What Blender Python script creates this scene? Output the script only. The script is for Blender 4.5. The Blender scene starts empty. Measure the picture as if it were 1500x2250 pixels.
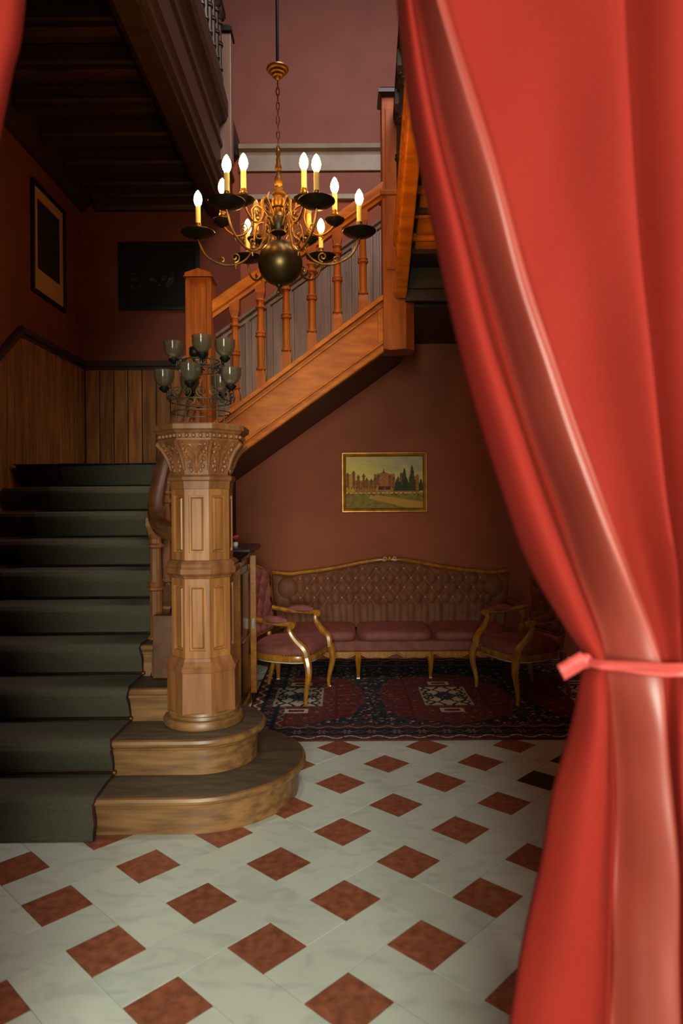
import bpy, bmesh, math, random
import numpy as np
from mathutils import Vector, Matrix
random.seed(7)
rng = np.random.default_rng(7)
PI = math.pi
sc = bpy.context.scene
C = sc.collection

def S(r, g, b):
    f = lambda c: (c/255/12.92) if c/255 <= .04045 else ((c/255+.055)/1.055)**2.4
    return (f(r), f(g), f(b), 1)

# ------------------------------------------------------------------ camera
EYE = 1.5668
cam = bpy.data.cameras.new('camera'); co = bpy.data.objects.new('camera', cam); C.objects.link(co)
cam.sensor_fit = 'VERTICAL'; cam.sensor_height = 36; cam.lens = 1512.5/2250*36
cam.shift_y = -19/2250
roll = .00775
cr, sr = math.cos(roll), math.sin(roll)
M3 = Matrix(((cr, sr, 0), (0, 0, -1), (-sr, cr, 0)))
co.matrix_world = Matrix.Translation((0, 0, EYE)) @ M3.to_4x4()
cam.clip_start = .02
cam.dof.use_dof = True; cam.dof.focus_distance = 5.2; cam.dof.aperture_fstop = 2.2
sc.camera = co
# ------------------------------------------------------------------ world, lights, exposure
w = bpy.data.worlds.new('world'); sc.world = w; w.use_nodes = True
w.node_tree.nodes['Background'].inputs[0].default_value = (.55, .75, .8, 1)
w.node_tree.nodes['Background'].inputs[1].default_value = .12
def area(name, loc, target, sx, sy, energy, col, spread=PI):
    l = bpy.data.lights.new(name, 'AREA'); l.shape = 'RECTANGLE'; l.size = sx; l.size_y = sy
    l.energy = energy; l.color = col; l.spread = spread
    o = bpy.data.objects.new(name, l); C.objects.link(o); o.location = loc
    o.rotation_euler = (Vector(target)-Vector(loc)).to_track_quat('-Z', 'Y').to_euler()
    return o
area('entrance_daylight', (.05, -3.6, 1.95), (.1, 3.2, .9), 2.2, 2.2, 520, (.96, 1, .82))
area('curtain_side_fill', (2.2, .35, 2.0), (.3, 1.3, 1.4), .7, 1.6, 56, (1, .9, .72))  # added side light to bring out the curtain folds; no window known here
area('upper_window_daylight', (.7, 3.6, 7.3), (.1, 5.6, 3.5), 1.6, 1.6, 84, (1, .89, .86), 2.2)
sc.view_settings.view_transform = 'Standard'; sc.view_settings.look = 'None'
sc.view_settings.exposure = 0; sc.view_settings.gamma = 1; sc.view_settings.use_curve_mapping = False
sc.cycles.use_denoising = True
sc.cycles.max_bounces = 6; sc.cycles.diffuse_bounces = 4
sc.cycles.sample_clamp_indirect = 4
BULB_STRENGTH = 115

# ------------------------------------------------------------------ materials
def mk(name, c1, c2=None, scale=6, stretch=(1, 1, 1), rough=.5, metal=0, bump=0, rand=0, sheen=0, coat=0,
       coord='Object', spec=.5, transm=0, emit=0, detail=4, lo=.35, hi=.65, dist=0):
    m = bpy.data.materials.new(name); m.use_nodes = True
    nt = m.node_tree; N = nt.nodes; L = nt.links
    b = N['Principled BSDF']
    b.inputs['Roughness'].default_value = rough; b.inputs['Metallic'].default_value = metal
    b.inputs['Specular IOR Level'].default_value = spec
    b.inputs['Base Color'].default_value = c1
    if sheen: b.inputs['Sheen Weight'].default_value = sheen; b.inputs['Sheen Roughness'].default_value = .35; b.inputs['Sheen Tint'].default_value = c1
    if coat: b.inputs['Coat Weight'].default_value = coat; b.inputs['Coat Roughness'].default_value = .2
    if transm: b.inputs['Transmission Weight'].default_value = transm
    if emit: b.inputs['Emission Color'].default_value = c1; b.inputs['Emission Strength'].default_value = emit
    if c2 is not None:
        if coord == 'Object': src = N.new('ShaderNodeTexCoord').outputs['Object']
        else: src = N.new('ShaderNodeNewGeometry').outputs['Position']
        mp = N.new('ShaderNodeMapping'); mp.inputs['Scale'].default_value = stretch
        L.new(src, mp.inputs[0])
        nz = N.new('ShaderNodeTexNoise'); nz.inputs['Scale'].default_value = scale; nz.inputs['Detail'].default_value = detail
        nz.inputs['Distortion'].default_value = dist
        L.new(mp.outputs[0], nz.inputs['Vector'])
        rp = N.new('ShaderNodeValToRGB'); rp.color_ramp.elements[0].position = lo; rp.color_ramp.elements[1].position = hi
        rp.color_ramp.elements[0].color = c1; rp.color_ramp.elements[1].color = c2
        L.new(nz.outputs[0], rp.inputs[0]); out = rp.outputs[0]
        if rand:
            oi = N.new('ShaderNodeObjectInfo'); mr = N.new('ShaderNodeMapRange')
            mr.inputs[3].default_value = 1-rand; mr.inputs[4].default_value = 1+rand
            L.new(oi.outputs['Random'], mr.inputs[0])
            hs = N.new('ShaderNodeHueSaturation'); L.new(out, hs.inputs['Color']); L.new(mr.outputs[0], hs.inputs['Value'])
            out = hs.outputs[0]
        L.new(out, b.inputs['Base Color'])
        if bump:
            bp = N.new('ShaderNodeBump'); bp.inputs['Strength'].default_value = bump; bp.inputs['Distance'].default_value = .01
            L.new(nz.outputs[0], bp.inputs['Height']); L.new(bp.outputs[0], b.inputs['Normal'])
    return m
def print_mat(name, rough=.6):
    m = bpy.data.materials.new(name); m.use_nodes = True
    a = m.node_tree.nodes.new('ShaderNodeAttribute'); a.attribute_name = 'Col'
    b = m.node_tree.nodes['Principled BSDF']; b.inputs['Roughness'].default_value = rough
    b.inputs['Specular IOR Level'].default_value = .2
    m.node_tree.links.new(a.outputs['Color'], b.inputs['Base Color'])
    return m

Mt = {}
Mt['grout'] = mk('grout', S(96, 92, 80), S(70, 66, 58), 30, rough=.9)
Mt['marble'] = mk('white_marble_tile', S(198, 206, 193), S(215, 222, 208), 6, (1, 1.9, 1), .36, rand=.06, coord='pos', detail=9, lo=.33, hi=.50, dist=.9)
Mt['redtile'] = mk('red_tile', S(166, 98, 70), S(130, 72, 50), 26, rough=.45, rand=.14, coord='pos', detail=6)
Mt['darktile'] = mk('dark_tile', S(52, 52, 42), S(30, 32, 28), 22, rough=.5, coord='pos')
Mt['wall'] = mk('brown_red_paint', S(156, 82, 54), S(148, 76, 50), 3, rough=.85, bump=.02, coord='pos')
Mt['wall_shade'] = mk('brown_red_paint_baked_shade', S(112, 60, 46), S(104, 56, 42), 3, rough=.9, spec=.2, coord='pos')  # wall paint darkened: dimness of the upper-left corner put into the colour
Mt['mauvewall'] = mk('mauve_paint', S(146, 92, 80), S(138, 86, 76), 3, rough=.85, coord='pos')
Mt['ceil'] = mk('ceiling_paint', S(150, 96, 80), S(144, 90, 76), 3, rough=.9)
Mt['oak'] = mk('oak', S(178, 116, 64), S(142, 88, 44), 5, (5, 5, .5), .38, bump=.05, spec=.5)
Mt['oakdark'] = mk('dark_oak', S(104, 64, 34), S(80, 48, 24), 5, (3, 3, 3), .4)
Mt['oakred'] = mk('reddish_oak', S(160, 102, 62), S(130, 78, 44), 5, (5, 5, .5), .42, bump=.05)
Mt['oakcap'] = mk('capital_oak', S(150, 96, 56), S(120, 72, 40), 5, (4, 4, 1), .45, bump=.05)
Mt['tread'] = mk('worn_dark_tread', S(98, 80, 58), S(72, 60, 44), 4, (1.5, 6, 6), .55, bump=.04, detail=6)
Mt['oakstep'] = mk('worn_oak_step', S(150, 106, 62), S(108, 72, 40), 5, (.7, 4, 6), .4, bump=.05)
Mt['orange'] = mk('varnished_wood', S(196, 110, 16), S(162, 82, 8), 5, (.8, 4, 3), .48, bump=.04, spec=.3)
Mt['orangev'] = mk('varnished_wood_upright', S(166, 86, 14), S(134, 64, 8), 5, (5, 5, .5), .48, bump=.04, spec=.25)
Mt['dark'] = mk('dark_stained_wood', S(56, 36, 18), S(40, 26, 13), 5, (.6, 5, 5), .45, bump=.04, rand=.12)
Mt['plank'] = mk('brown_wainscot_wood', S(146, 92, 36), S(106, 62, 22), 5, (5, 5, .5), .45, bump=.04, rand=.22)
Mt['greywood'] = mk('greyed_panel_wood', S(140, 112, 94), S(118, 92, 78), 5, (5, 5, .5), .4, bump=.03, rand=.08)
Mt['pale'] = mk('pale_painted_wood', S(168, 156, 140), S(150, 138, 124), 5, rough=.55)
Mt['carpet'] = mk('green_grey_stair_carpet', S(104, 98, 82), S(80, 77, 65), 90, (1, 8, 8), .95, bump=.5, spec=.1)
Mt['redcarpet'] = mk('dark_red_patterned_carpet', S(66, 12, 24), S(26, 16, 22), 9, rough=.95, coord='pos', lo=.45, hi=.55)
Mt['brass'] = mk('dull_brass', S(150, 110, 50), S(112, 78, 32), 12, rough=.42, metal=.85)
Mt['blackmetal'] = mk('dark_bronze', S(66, 54, 34), S(46, 38, 24), 10, rough=.42, metal=.75)
Mt['ball'] = mk('dark_bronze_ball', S(92, 74, 40), S(80, 64, 34), 10, rough=.36, metal=.85)
Mt['iron'] = mk('black_iron', S(30, 26, 20), S(24, 20, 16), 10, rough=.5, metal=.5)
Mt['wire'] = mk('verdigris_wire', S(96, 84, 58), S(72, 64, 44), 20, rough=.5, metal=.5)
Mt['sleeve'] = mk('candle_sleeve', S(246, 206, 120), rough=.5)
Mt['bulb'] = mk('lit_flame_bulb', (1, .50, .12, 1), emit=BULB_STRENGTH)
Mt['bulboff'] = mk('unlit_bulb_glass', S(240, 220, 180), rough=.1, transm=.7)
Mt['glass'] = mk('frosted_glass', S(176, 162, 128), rough=.2, transm=.85)
Mt['velvet'] = mk('red_velvet', S(128, 30, 20), S(120, 27, 18), 300, rough=.85, bump=.05, spec=.15, detail=2)
Mt['satin'] = mk('pink_red_satin', S(144, 58, 46), S(136, 54, 43), 5, rough=.40, spec=.7, sheen=.2)
Mt['ribbon'] = mk('pink_satin_ribbon', S(190, 76, 70), S(172, 62, 58), 20, (1, 1, 8), rough=.3)
Mt['mauve'] = mk('mauve_velvet_upholstery', S(138, 76, 66), S(118, 60, 52), 14, rough=.7, sheen=.5, bump=.05)
Mt['mauvedark'] = mk('brown_velvet_back', S(126, 72, 44), S(108, 58, 34), 14, rough=.68, sheen=.45, bump=.05)
Mt['button'] = mk('upholstery_button', S(170, 98, 72), rough=.5)
Mt['gilt'] = mk('gilded_wood', S(178, 118, 36), S(140, 84, 22), 9, (3, 3, 1), .3, coat=.4)
Mt['white'] = mk('pale_webbing', S(190, 180, 165), rough=.8)
Mt['veneer'] = mk('yellow_veneer', S(190, 120, 38), S(158, 92, 26), 7, (3, 3, 3), .3, coat=.4, dist=1)
Mt['mahogany'] = mk('dark_red_wood', S(86, 34, 20), S(56, 22, 14), 5, (4, 4, .6), .35, coat=.3)
Mt['ebony'] = mk('black_polished_wood', S(34, 28, 22), S(26, 20, 16), 6, rough=.35)
Mt['goldframe'] = mk('gold_frame', S(186, 130, 46), S(150, 100, 32), 12, rough=.35, metal=.45)
Mt['blackframe'] = mk('black_frame', S(24, 20, 18), S(18, 15, 14), 8, rough=.4)
Mt['mat'] = mk('cream_mat_board', S(178, 138, 92), S(170, 130, 86), 5, rough=.8)
Mt['print'] = print_mat('printed_colours')
Mt['rug'] = print_mat('woven_rug_colours', .95)
Mt['chrome'] = mk('steel', S(200, 196, 186), rough=.25, metal=1)
Mt['porcelain'] = mk('white_porcelain', S(230, 226, 216), rough=.25)
Mt['flower'] = mk('red_petal', S(200, 40, 50), S(160, 24, 36), 20, rough=.6)
Mt['leaf'] = mk('green_leaf', S(50, 80, 36), rough=.6)

# ------------------------------------------------------------------ mesh helpers
def wm(o):
    m = Matrix.Identity(4)
    while o is not None:
        m = o.matrix_basis @ m; o = o.parent
    return m
class MB:
    def __init__(s): s.v = []; s.f = []
    def add(s, v, f):
        n = len(s.v); s.v += [tuple(p) for p in v]; s.f += [tuple(n+i for i in q) for q in f]; return s
    def box(s, x0, y0, z0, x1, y1, z1):
        v = [(x, y, z) for x in (x0, x1) for y in (y0, y1) for z in (z0, z1)]
        return s.add(v, [(0, 1, 3, 2), (4, 6, 7, 5), (0, 4, 5, 1), (2, 3, 7, 6), (0, 2, 6, 4), (1, 5, 7, 3)])
    def prism(s, pts, ax, a, b):
        def P(p, t): return (t, p[0], p[1]) if ax == 'x' else (p[0], t, p[1]) if ax == 'y' else (p[0], p[1], t)
        n = len(pts)
        v = [P(p, a) for p in pts]+[P(p, b) for p in pts]
        f = [tuple(range(n))[::-1], tuple(range(n, 2*n))]+[(i, (i+1) % n, n+(i+1) % n, n+i) for i in range(n)]
        return s.add(v, f)
    def loft(s, rings, caps=True, closed=True, loop=False):
        n = len(rings[0]); v = [p for r in rings for p in r]; f = []
        R = len(rings)
        for k in range(R if loop else R-1):
            k2 = (k+1) % R
            for i in range(n if closed else n-1):
                j = (i+1) % n
                f.append((k*n+i, k*n+j, k2*n+j, k2*n+i))
        if caps and not loop: f += [tuple(range(n))[::-1], tuple(range((R-1)*n, R*n))]
        return s.add(v, f)
    def lathe(s, prof, c=(0, 0), seg=12, phase=0):
        return s.loft([[(c[0]+r*math.cos(phase+2*PI*i/seg), c[1]+r*math.sin(phase+2*PI*i/seg), z) for i in range(seg)] for r, z in prof])
    def tube(s, pts, rad, seg=6, flat=1, closed=False):
        pts = [Vector(p) for p in pts]; n = len(pts)
        if not hasattr(rad, '__len__'): rad = [rad]*n
        rings = []; u = None
        for i, p in enumerate(pts):
            if closed: t = pts[(i+1) % n]-pts[i-1]
            else: t = pts[min(i+1, n-1)]-pts[max(i-1, 0)]
            t.normalize()
            if u is None:
                u = Vector((0, 0, 1)) if abs(t.z) < .9 else Vector((1, 0, 0))
            u = (u-t*u.dot(t)).normalized(); b = t.cross(u)
            rings.append([p+u*(rad[i]*math.cos(2*PI*k/seg))+b*(rad[i]*flat*math.sin(2*PI*k/seg)) for k in range(seg)])
        return s.loft(rings, loop=closed)
    def sphere(s, c, r, seg=10, rings=6, sc_=(1, 1, 1)):
        L = []
        for k in range(rings+1):
            a = PI*k/rings; rr = max(math.sin(a), .02)
            L.append([(c[0]+sc_[0]*r*rr*math.cos(2*PI*i/seg), c[1]+sc_[1]*r*rr*math.sin(2*PI*i/seg), c[2]-sc_[2]*r*math.cos(a)) for i in range(seg)])
        return s.loft(L)
    def sweep(s, prof, path, side=None):
        """profile (across, up) swept along path points; up stays vertical"""
        path = [Vector(p) for p in path]; n = len(path); rings = []
        for i, p in enumerate(path):
            t = path[min(i+1, n-1)]-path[max(i-1, 0)]
            h = Vector((t.x, t.y, 0)).normalized(); a = Vector((h.y, -h.x, 0))
            rings.append([p+a*q[0]+Vector((0, 0, q[1])) for q in prof])
        return s.loft(rings)
    def quadstrip(s, x0, a0, b0, x1, a1, b1, y0, y1):
        return s.prism([(x0, a0), (x1, a1), (x1, b1), (x0, b0)], 'y', y0, y1)
    def mesh(s, name, inv=None, smooth=35):
        me = bpy.data.meshes.new(name)
        v = s.v if inv is None else [tuple(inv @ Vector(p)) for p in s.v]
        me.from_pydata(v, [], s.f)
        bm = bmesh.new(); bm.from_mesh(me); bmesh.ops.recalc_face_normals(bm, faces=bm.faces); bm.to_mesh(me); bm.free()
        if smooth:
            me.polygons.foreach_set('use_smooth', [True]*len(me.polygons)); me.set_sharp_from_angle(angle=math.radians(smooth))
        return me
    def build(s, name, m, parent=None, smooth=35, bevel=0, local=False, label=None):
        inv = None
        if parent is not None and not local: inv = wm(parent).inverted()
        me = s.mesh(name, inv, smooth); me.materials.append(Mt[m])
        return link(name, me, parent, bevel, label)
def worn_top(o, m='tread', z=.9):
    o.data.materials.append(Mt[m])
    for p in o.data.polygons:
        if p.normal.z > z: p.material_index = len(o.data.materials)-1
    return o
def link(name, me, parent=None, bevel=0, label=None):
    o = bpy.data.objects.new(name, me); C.objects.link(o)
    if parent is not None: o.parent = parent
    if bevel:
        b = o.modifiers.new('bevel', 'BEVEL'); b.width = bevel; b.segments = 2; b.limit_method = 'ANGLE'
    if label: o['label'] = label
    return o
def thing(name, label, cat, loc=(0, 0, 0), rz=0, group=None):
    o = bpy.data.objects.new(name, None); C.objects.link(o); o.empty_display_size = .1
    o.location = loc; o.rotation_euler = (0, 0, rz)
    tag(o, label, cat, group); return o
def tag(o, label, cat, group=None):
    o['label'] = label; o['category'] = cat
    if group: o['group'] = group
    return o
def struct(o, label=None):
    o['kind'] = 'structure'
    if label: o['label'] = label
    return o
def group_root(name, label=None):
    o = bpy.data.objects.new(name, None); C.objects.link(o); return struct(o, label)
def dup(o, parent=None):
    c = o.copy(); C.objects.link(c); c.parent = parent
    for ch in list(o.children): dup(ch, c)
    return c
def cr_spline(P, sub):
    P = np.array(P, float); out = []
    n = len(P)
    for i in range(n-1):
        p0, p1, p2, p3 = P[max(i-1, 0)], P[i], P[i+1], P[min(i+2, n-1)]
        for k in range(sub):
            t = k/sub
            out.append(.5*((2*p1)+(-p0+p2)*t+(2*p0-5*p1+4*p2-p3)*t*t+(-p0+3*p1-3*p2+p3)*t**3))
    out.append(P[-1]); return np.array(out)
def spiral(c, r, turns=1.4, axis='y', a0=0, sgn=1, n=14, end=.15):
    pts = []
    for k in range(n):
        t = k/(n-1); rr = r*(1-t*(1-end)); a = a0+sgn*turns*2*PI*t
        x, z = rr*math.cos(a), rr*math.sin(a)
        pts.append((c[0]+x, c[1], c[2]+z) if axis == 'y' else (c[0], c[1]+x, c[2]+z))
    return pts
def grid_mesh(name, pos, col, m, parent=None):
    """pos (ny,nx,3) array in world/local coords, col (ny,nx,3) linear"""
    ny, nx = pos.shape[:2]
    me = bpy.data.meshes.new(name)
    idx = np.arange(nx*ny).reshape(ny, nx)
    q = np.stack([idx[:-1, :-1], idx[:-1, 1:], idx[1:, 1:], idx[1:, :-1]], -1).reshape(-1)
    nf = len(q)//4
    me.vertices.add(nx*ny); me.vertices.foreach_set('co', pos.reshape(-1).astype(np.float32))
    me.loops.add(len(q)); me.loops.foreach_set('vertex_index', q.astype(np.int32))
    me.polygons.add(nf); me.polygons.foreach_set('loop_start', np.arange(0, len(q), 4, dtype=np.int32))
    me.polygons.foreach_set('use_smooth', np.ones(nf, dtype=bool))
    me.update(calc_edges=True)
    if col is not None:
        a = me.color_attributes.new('Col', 'FLOAT_COLOR', 'POINT')
        rgba = np.ones((nx*ny, 4), np.float32); rgba[:, :3] = col.reshape(-1, 3)
        a.data.foreach_set('color', rgba.reshape(-1))
    me.materials.append(Mt[m])
    return link(name, me, parent)
def lin(c):
    return np.array(S(*c)[:3])

# ------------------------------------------------------------------ room shell
XL, YB = -2.6, 6.95
fl = MB().box(-3.2, -2.5, -.12, 3.2, 7.1, -.012).build('floor', 'grout', smooth=0); struct(fl, 'white and red woven-pattern tiled floor')
th = -.7673; A = .4; tx, ty = .00545, 6.80912
ct, st = math.cos(th), math.sin(th)
def lat(i, j): return (A*(ct*i-st*j+tx), A*(st*i+ct*j+ty))
g = .0011
red_me = MB().box(-.1+g, -.1+g, -.012, .1-g, .1-g, 0).mesh('red_tile', smooth=0); red_me.materials.append(Mt['redtile'])
dk_me = red_me.copy(); dk_me.materials.clear(); dk_me.materials.append(Mt['darktile'])
wh_me = MB().box(-.3+g, -.1+g, -.012, .3-g, .1-g, 0).mesh('white_tile', smooth=0); wh_me.materials.append(Mt['marble'])
for i in range(-22, 22):
    for j in range(-22, 22):
        x, y = lat(i, j)
        if -2.5 < x < 2.6 and .7 < y < 6.85:
            dkk = (i, j) in ((0, 4), (0, 5))
            t = link('dark_tile' if dkk else 'red_tile', dk_me if dkk else red_me, fl)
            if dkk: t['label'] = 'dark grey floor tile'
            t.location = (x, y, random.uniform(-.0007, .0004)); t.rotation_euler.z = th
        x, y = lat(i+.5, j+.5)
        if -2.5 < x < 2.6 and .7 < y < 6.85:
            t = link('white_tile', wh_me, fl); t.location = (x, y, random.uniform(-.0007, .0004))
            t.rotation_euler.z = th+(0 if (i+j) % 2 == 0 else PI/2)
struct(MB().box(-2.8, YB, -.1, 3.2, YB+.15, 7.8).build('wall_back', 'wall', smooth=0), 'brown-red back wall')
struct(MB().box(XL-.15, 1.42, -.1, XL, YB, 7.8).build('wall_left', 'wall_shade', smooth=0), 'brown-red left wall')
struct(MB().box(2.7, 1.42, -.1, 2.85, YB, 7.8).build('wall_right', 'wall', smooth=0), 'right wall')
struct(MB().prism([(-2.75, -.1), (-.98, -.1), (-.98, 2.97), (.69, 2.97), (.69, -.1), (2.85, -.1), (2.85, 7.8), (-2.75, 7.8)], 'y', 1.42, 1.62).build('wall_front', 'dark', smooth=0), 'dark front wall with the curtained doorway')
struct(MB().box(-2.75, 1.42, 7.8, 2.85, YB+.15, 7.95).build('ceiling_upper', 'ceil', smooth=0), 'upper ceiling of the stairwell')

# wooden gallery ceiling over the stairs with cross beams
ce = struct(MB().box(XL, 1.62, 4.76, -1.3, YB, 5.2).build('ceiling', 'dark', smooth=0), 'dark wooden gallery ceiling with cross beams')
bm_me = None
for y in (3.0, 3.43, 3.87, 4.33, 4.75, 5.2, 5.68, 6.15, 6.55):
    m = MB()
    m.prism([(y, 4.75), (y, 4.64), (y+.012, 4.62), (y+.012, 4.585), (y+.10, 4.585), (y+.10, 4.62), (y+.112, 4.64), (y+.112, 4.75)], 'x', -2.45, -1.40)
    m.build('ceiling_beam', 'dark', ce, smooth=0)
t = group_root('trim_1', 'dark cornice round the gallery ceiling')
MB().prism([(XL, 4.52), (XL+.04, 4.53), (XL+.06, 4.57), (XL+.13, 4.62), (XL+.15, 4.68), (XL+.15, 4.76), (XL, 4.76)], 'y', 1.62, YB).build('cornice', 'dark', t, smooth=0)
MB().prism([(YB, 4.52), (YB-.04, 4.53), (YB-.06, 4.57), (YB-.13, 4.62), (YB-.15, 4.68), (YB-.15, 4.76), (YB, 4.76)], 'x', XL+.15, -1.38).build('cornice', 'dark', t, smooth=0)
# edge beam of the gallery
t = group_root('trim_2', 'moulded dark wooden edge beam of the gallery')
prof = [(-1.40, 4.76), (-1.38, 4.58), (-1.345, 4.56), (-1.335, 4.50), (-1.30, 4.48), (-1.29, 4.455), (-1.15, 4.455), (-1.14, 4.49), (-1.11, 4.50), (-1.10, 4.55),
        (-1.075, 4.58), (-1.075, 4.80), (-1.055, 4.82), (-1.055, 4.86), (-1.075, 4.88), (-1.075, 4.99), (-1.05, 5.03), (-1.02, 5.05), (-1.0, 5.10), (-1.0, 5.22), (-1.04, 5.25), (-1.38, 5.25)]
MB().prism(prof, 'y', 1.62, YB).build('edge_beam', 'dark', t, smooth=0)
# cornice bands high on the back wall
t = group_root('trim_3', 'pale moulded band high on the back wall')
MB().prism([(YB, 5.07), (YB-.03, 5.07), (YB-.04, 5.10), (YB-.075, 5.12), (YB-.085, 5.16), (YB, 5.16)], 'x', -1.0, 2.69).build('cornice', 'pale', t, smooth=0)
MB().box(XL, YB-.006, 5.16, 2.69, YB, 7.79).build('upper_wall_colour', 'mauvewall', t, smooth=0)
MB().box(-1.0, YB-.03, 4.915, 2.69, YB, 5.07).build('fascia', 'pale', t, smooth=0)
MB().box(-1.0, YB-.012, 4.69, 2.69, YB, 4.90).build('frieze', 'mauvewall', t, smooth=0)
MB().prism([(YB, 4.625), (YB-.035, 4.63), (YB-.035, 4.67), (YB-.02, 4.685), (YB, 4.685)], 'x', -1.0, 2.69).build('picture_rail', 'pale', t, smooth=0)

# ------------------------------------------------------------------ wainscots
RISE = .1885
RY = [3.25, 3.512, 3.79, 4.03, 4.27, 4.51, 4.75, 4.99, 5.23, 5.47]   # riser positions of the lower flight
ZL = RISE*10
def stair_z(y):
    return RISE*sum(1 for r in RY if r <= y)
def cap_left(y): return 2.99 if y > 5.56 else 2.99-.785*(5.56-y)
t = group_root('trim_4', 'brown plank wainscot stepping up the left wall')
MB().prism([(2.0, 0), (YB, 0), (YB, 2.95), (5.56, 2.95), (2.0, 2.95-.785*3.56)], 'x', XL+.001, XL+.006).build('backing', 'dark', t, smooth=0)
y = 3.7
while y < 6.9:
    y2 = min(y+.125, YB-.01)
    zb = stair_z(y)
    MB().prism([(y+.008, zb), (y2-.008, zb), (y2-.008, cap_left(y2)-.03), (y+.008, cap_left(y)-.03)], 'x', XL+.006, XL+.022).build('plank', 'plank', t, smooth=0, bevel=.004)
    y = y2
cp = [(0, -.06), (.025, -.06), (.03, -.03), (.05, -.025), (.055, .02), (.04, .03), (0, .03)]
MB().sweep(cp, [(XL, 3.5, cap_left(3.5)), (XL, 5.56, 2.99), (XL, YB, 2.99)]).build('cap_rail', 'dark', t, smooth=0)
t = group_root('trim_5', 'brown plank wainscot on the back wall of the landing')
MB().box(XL, YB-.006, ZL, -1.6, YB-.001, 2.95).build('backing', 'dark', t, smooth=0)
for k in range(7):
    x = XL+.03+k*.1425
    MB().box(x+.006, YB-.022, ZL+.1, x+.1365, YB-.006, 2.95).build('plank', 'plank', t, smooth=0, bevel=.004)
MB().prism([(XL, 2.9), (-1.62, 2.9), (-1.0, 3.33), (-1.0, 4.6), (XL, 4.6)], 'y', YB-.004, YB-.0005).build('upper_wall_colour', 'wall_shade', t, smooth=0)  # landing wall patch, its shade mixed into the base colour
MB().box(XL, YB-.03, ZL, -1.6, YB, ZL+.1).build('skirting', 'dark', t, smooth=0)
MB().sweep([(0, -.06), (.025, -.06), (.03, -.03), (.05, -.025), (.055, .02), (.04, .03), (0, .03)], [(XL, YB, 2.985), (-1.6, YB, 2.985)]).build('cap_rail', 'dark', t, smooth=0)
t = group_root('trim_6', 'grey-brown panelled wainscot climbing behind the upper balusters')
def capz(x): return 3.622+.696*(x+.719)
def nose(x): return max(ZL, 2.07+.80*(x+1.15))
x = -1.6
MB().prism([(-1.6, capz(-1.6)-.02), (-1.6, ZL), (-1.15, ZL), (.4, 3.27), (1.6, 3.27), (1.6, capz(.46)-.02), (.46, capz(.46)-.02)], 'y', YB-.008, YB-.001).build('backing', 'greywood', t, smooth=0)
while x < 1.5:
    x2 = x+.215
    f = lambda q: min(capz(q), capz(.46))-.055
    b = lambda q: min(nose(q), 3.27)-.05
    MB().prism([(x, b(x)), (x+.042, b(x+.042)), (x+.042, f(x+.042)), (x, f(x))], 'y', YB-.03, YB-.008).build('stile', 'greywood', t, smooth=0, bevel=.004)
    MB().prism([(x+.062, b(x+.06)), (x2-.02, b(x2)), (x2-.02, f(x2-.02)-.03), (x+.062, f(x+.062)-.03)], 'y', YB-.02, YB-.008).build('panel', 'greywood', t, smooth=0, bevel=.006)
    x = x2
MB().sweep([(0, -.07), (.03, -.07), (.035, -.04), (.02, -.03), (.05, -.01), (.055, .02), (.04, .03), (0, .03)],
           [(-1.62, YB, capz(-1.62)), (.46, YB, capz(.46)), (1.6, YB, capz(.46))]).build('cap_rail', 'greywood', t, smooth=0)

# ------------------------------------------------------------------ lower flight
LS = thing('staircase', 'lower stair flight with worn oak steps under a green runner, beside the left wall', 'staircase', (-1.8, 3.25, 0))
def curtail(yf, cx, cy, r, inset, z):
    pts = [(XL, yf+inset, z)]
    rr = r-inset
    for k in range(25):
        a = -PI/2+PI*k/24
        pts.append((cx+rr*math.cos(a), cy+rr*math.sin(a), z))
    pts += [(-1.06, cy+rr, z), (XL, cy+rr, z)]
    return pts
for n, (cx, cy, r) in ((1, (-.75, 3.77, .54)), (2, (-.767, 3.805, .335))):
    zt = RISE*n; yf = cy-r
    MB().loft([curtail(yf, cx, cy, r, i_, z) for i_, z in ((.04, zt-RISE), (.04, zt-.065), (.03, zt-.06), (.026, zt-.045), (.012, zt-.042), (0, zt-.034), (-.004, zt-.02), (0, zt-.006), (.012, zt))]).build('step', 'oakstep', LS, smooth=30)
    worn_top([c for c in LS.children if c.name.startswith('step')][-1])
for n in range(3, 11):
    yr = RY[n-1]; zt = RISE*n
    ye = (RY[n]+.02) if n < 10 else YB
    xr = -.90 if n == 3 else -1.055
    pf = [(yr, zt-RISE*1.2), (yr, zt-.065), (yr-.012, zt-.06), (yr-.014, zt-.045), (yr-.028, zt-.042), (yr-.04, zt-.03), (yr-.043, zt-.018), (yr-.038, zt-.006), (yr-.026, zt), (ye, zt), (ye, zt-.05), (yr+.03, zt-RISE*1.2)]
    worn_top(MB().prism(pf, 'x', XL+.001, xr).build('step' if n < 10 else 'landing', 'oakstep', LS, smooth=0))
# side below the steps
sp = [(3.9, 0), (YB-.001, 0), (YB-.001, ZL-.02)]
sp += [(5.6, ZL-.02), (5.45, ZL-.03)]
for n in range(9, 3, -1): sp += [(RY[n]-.03, RISE*n-.05)] 
sp += [(3.9, RISE*3-.05)]
MB().prism(sp, 'x', -1.12, -1.065).build('side_panel', 'dark', LS, smooth=0)
# outer string along the top
MB().prism([(4.0, .48), (5.5, 1.70), (5.5, 1.97), (4.0, .74)], 'x', -1.11, -1.055).build('outer_string', 'oakdark', LS, smooth=0)
MB().box(-1.09, 3.95, .57, -.93, 4.02, .93).build('string_end', 'oakdark', LS, smooth=0, bevel=.004)
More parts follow.
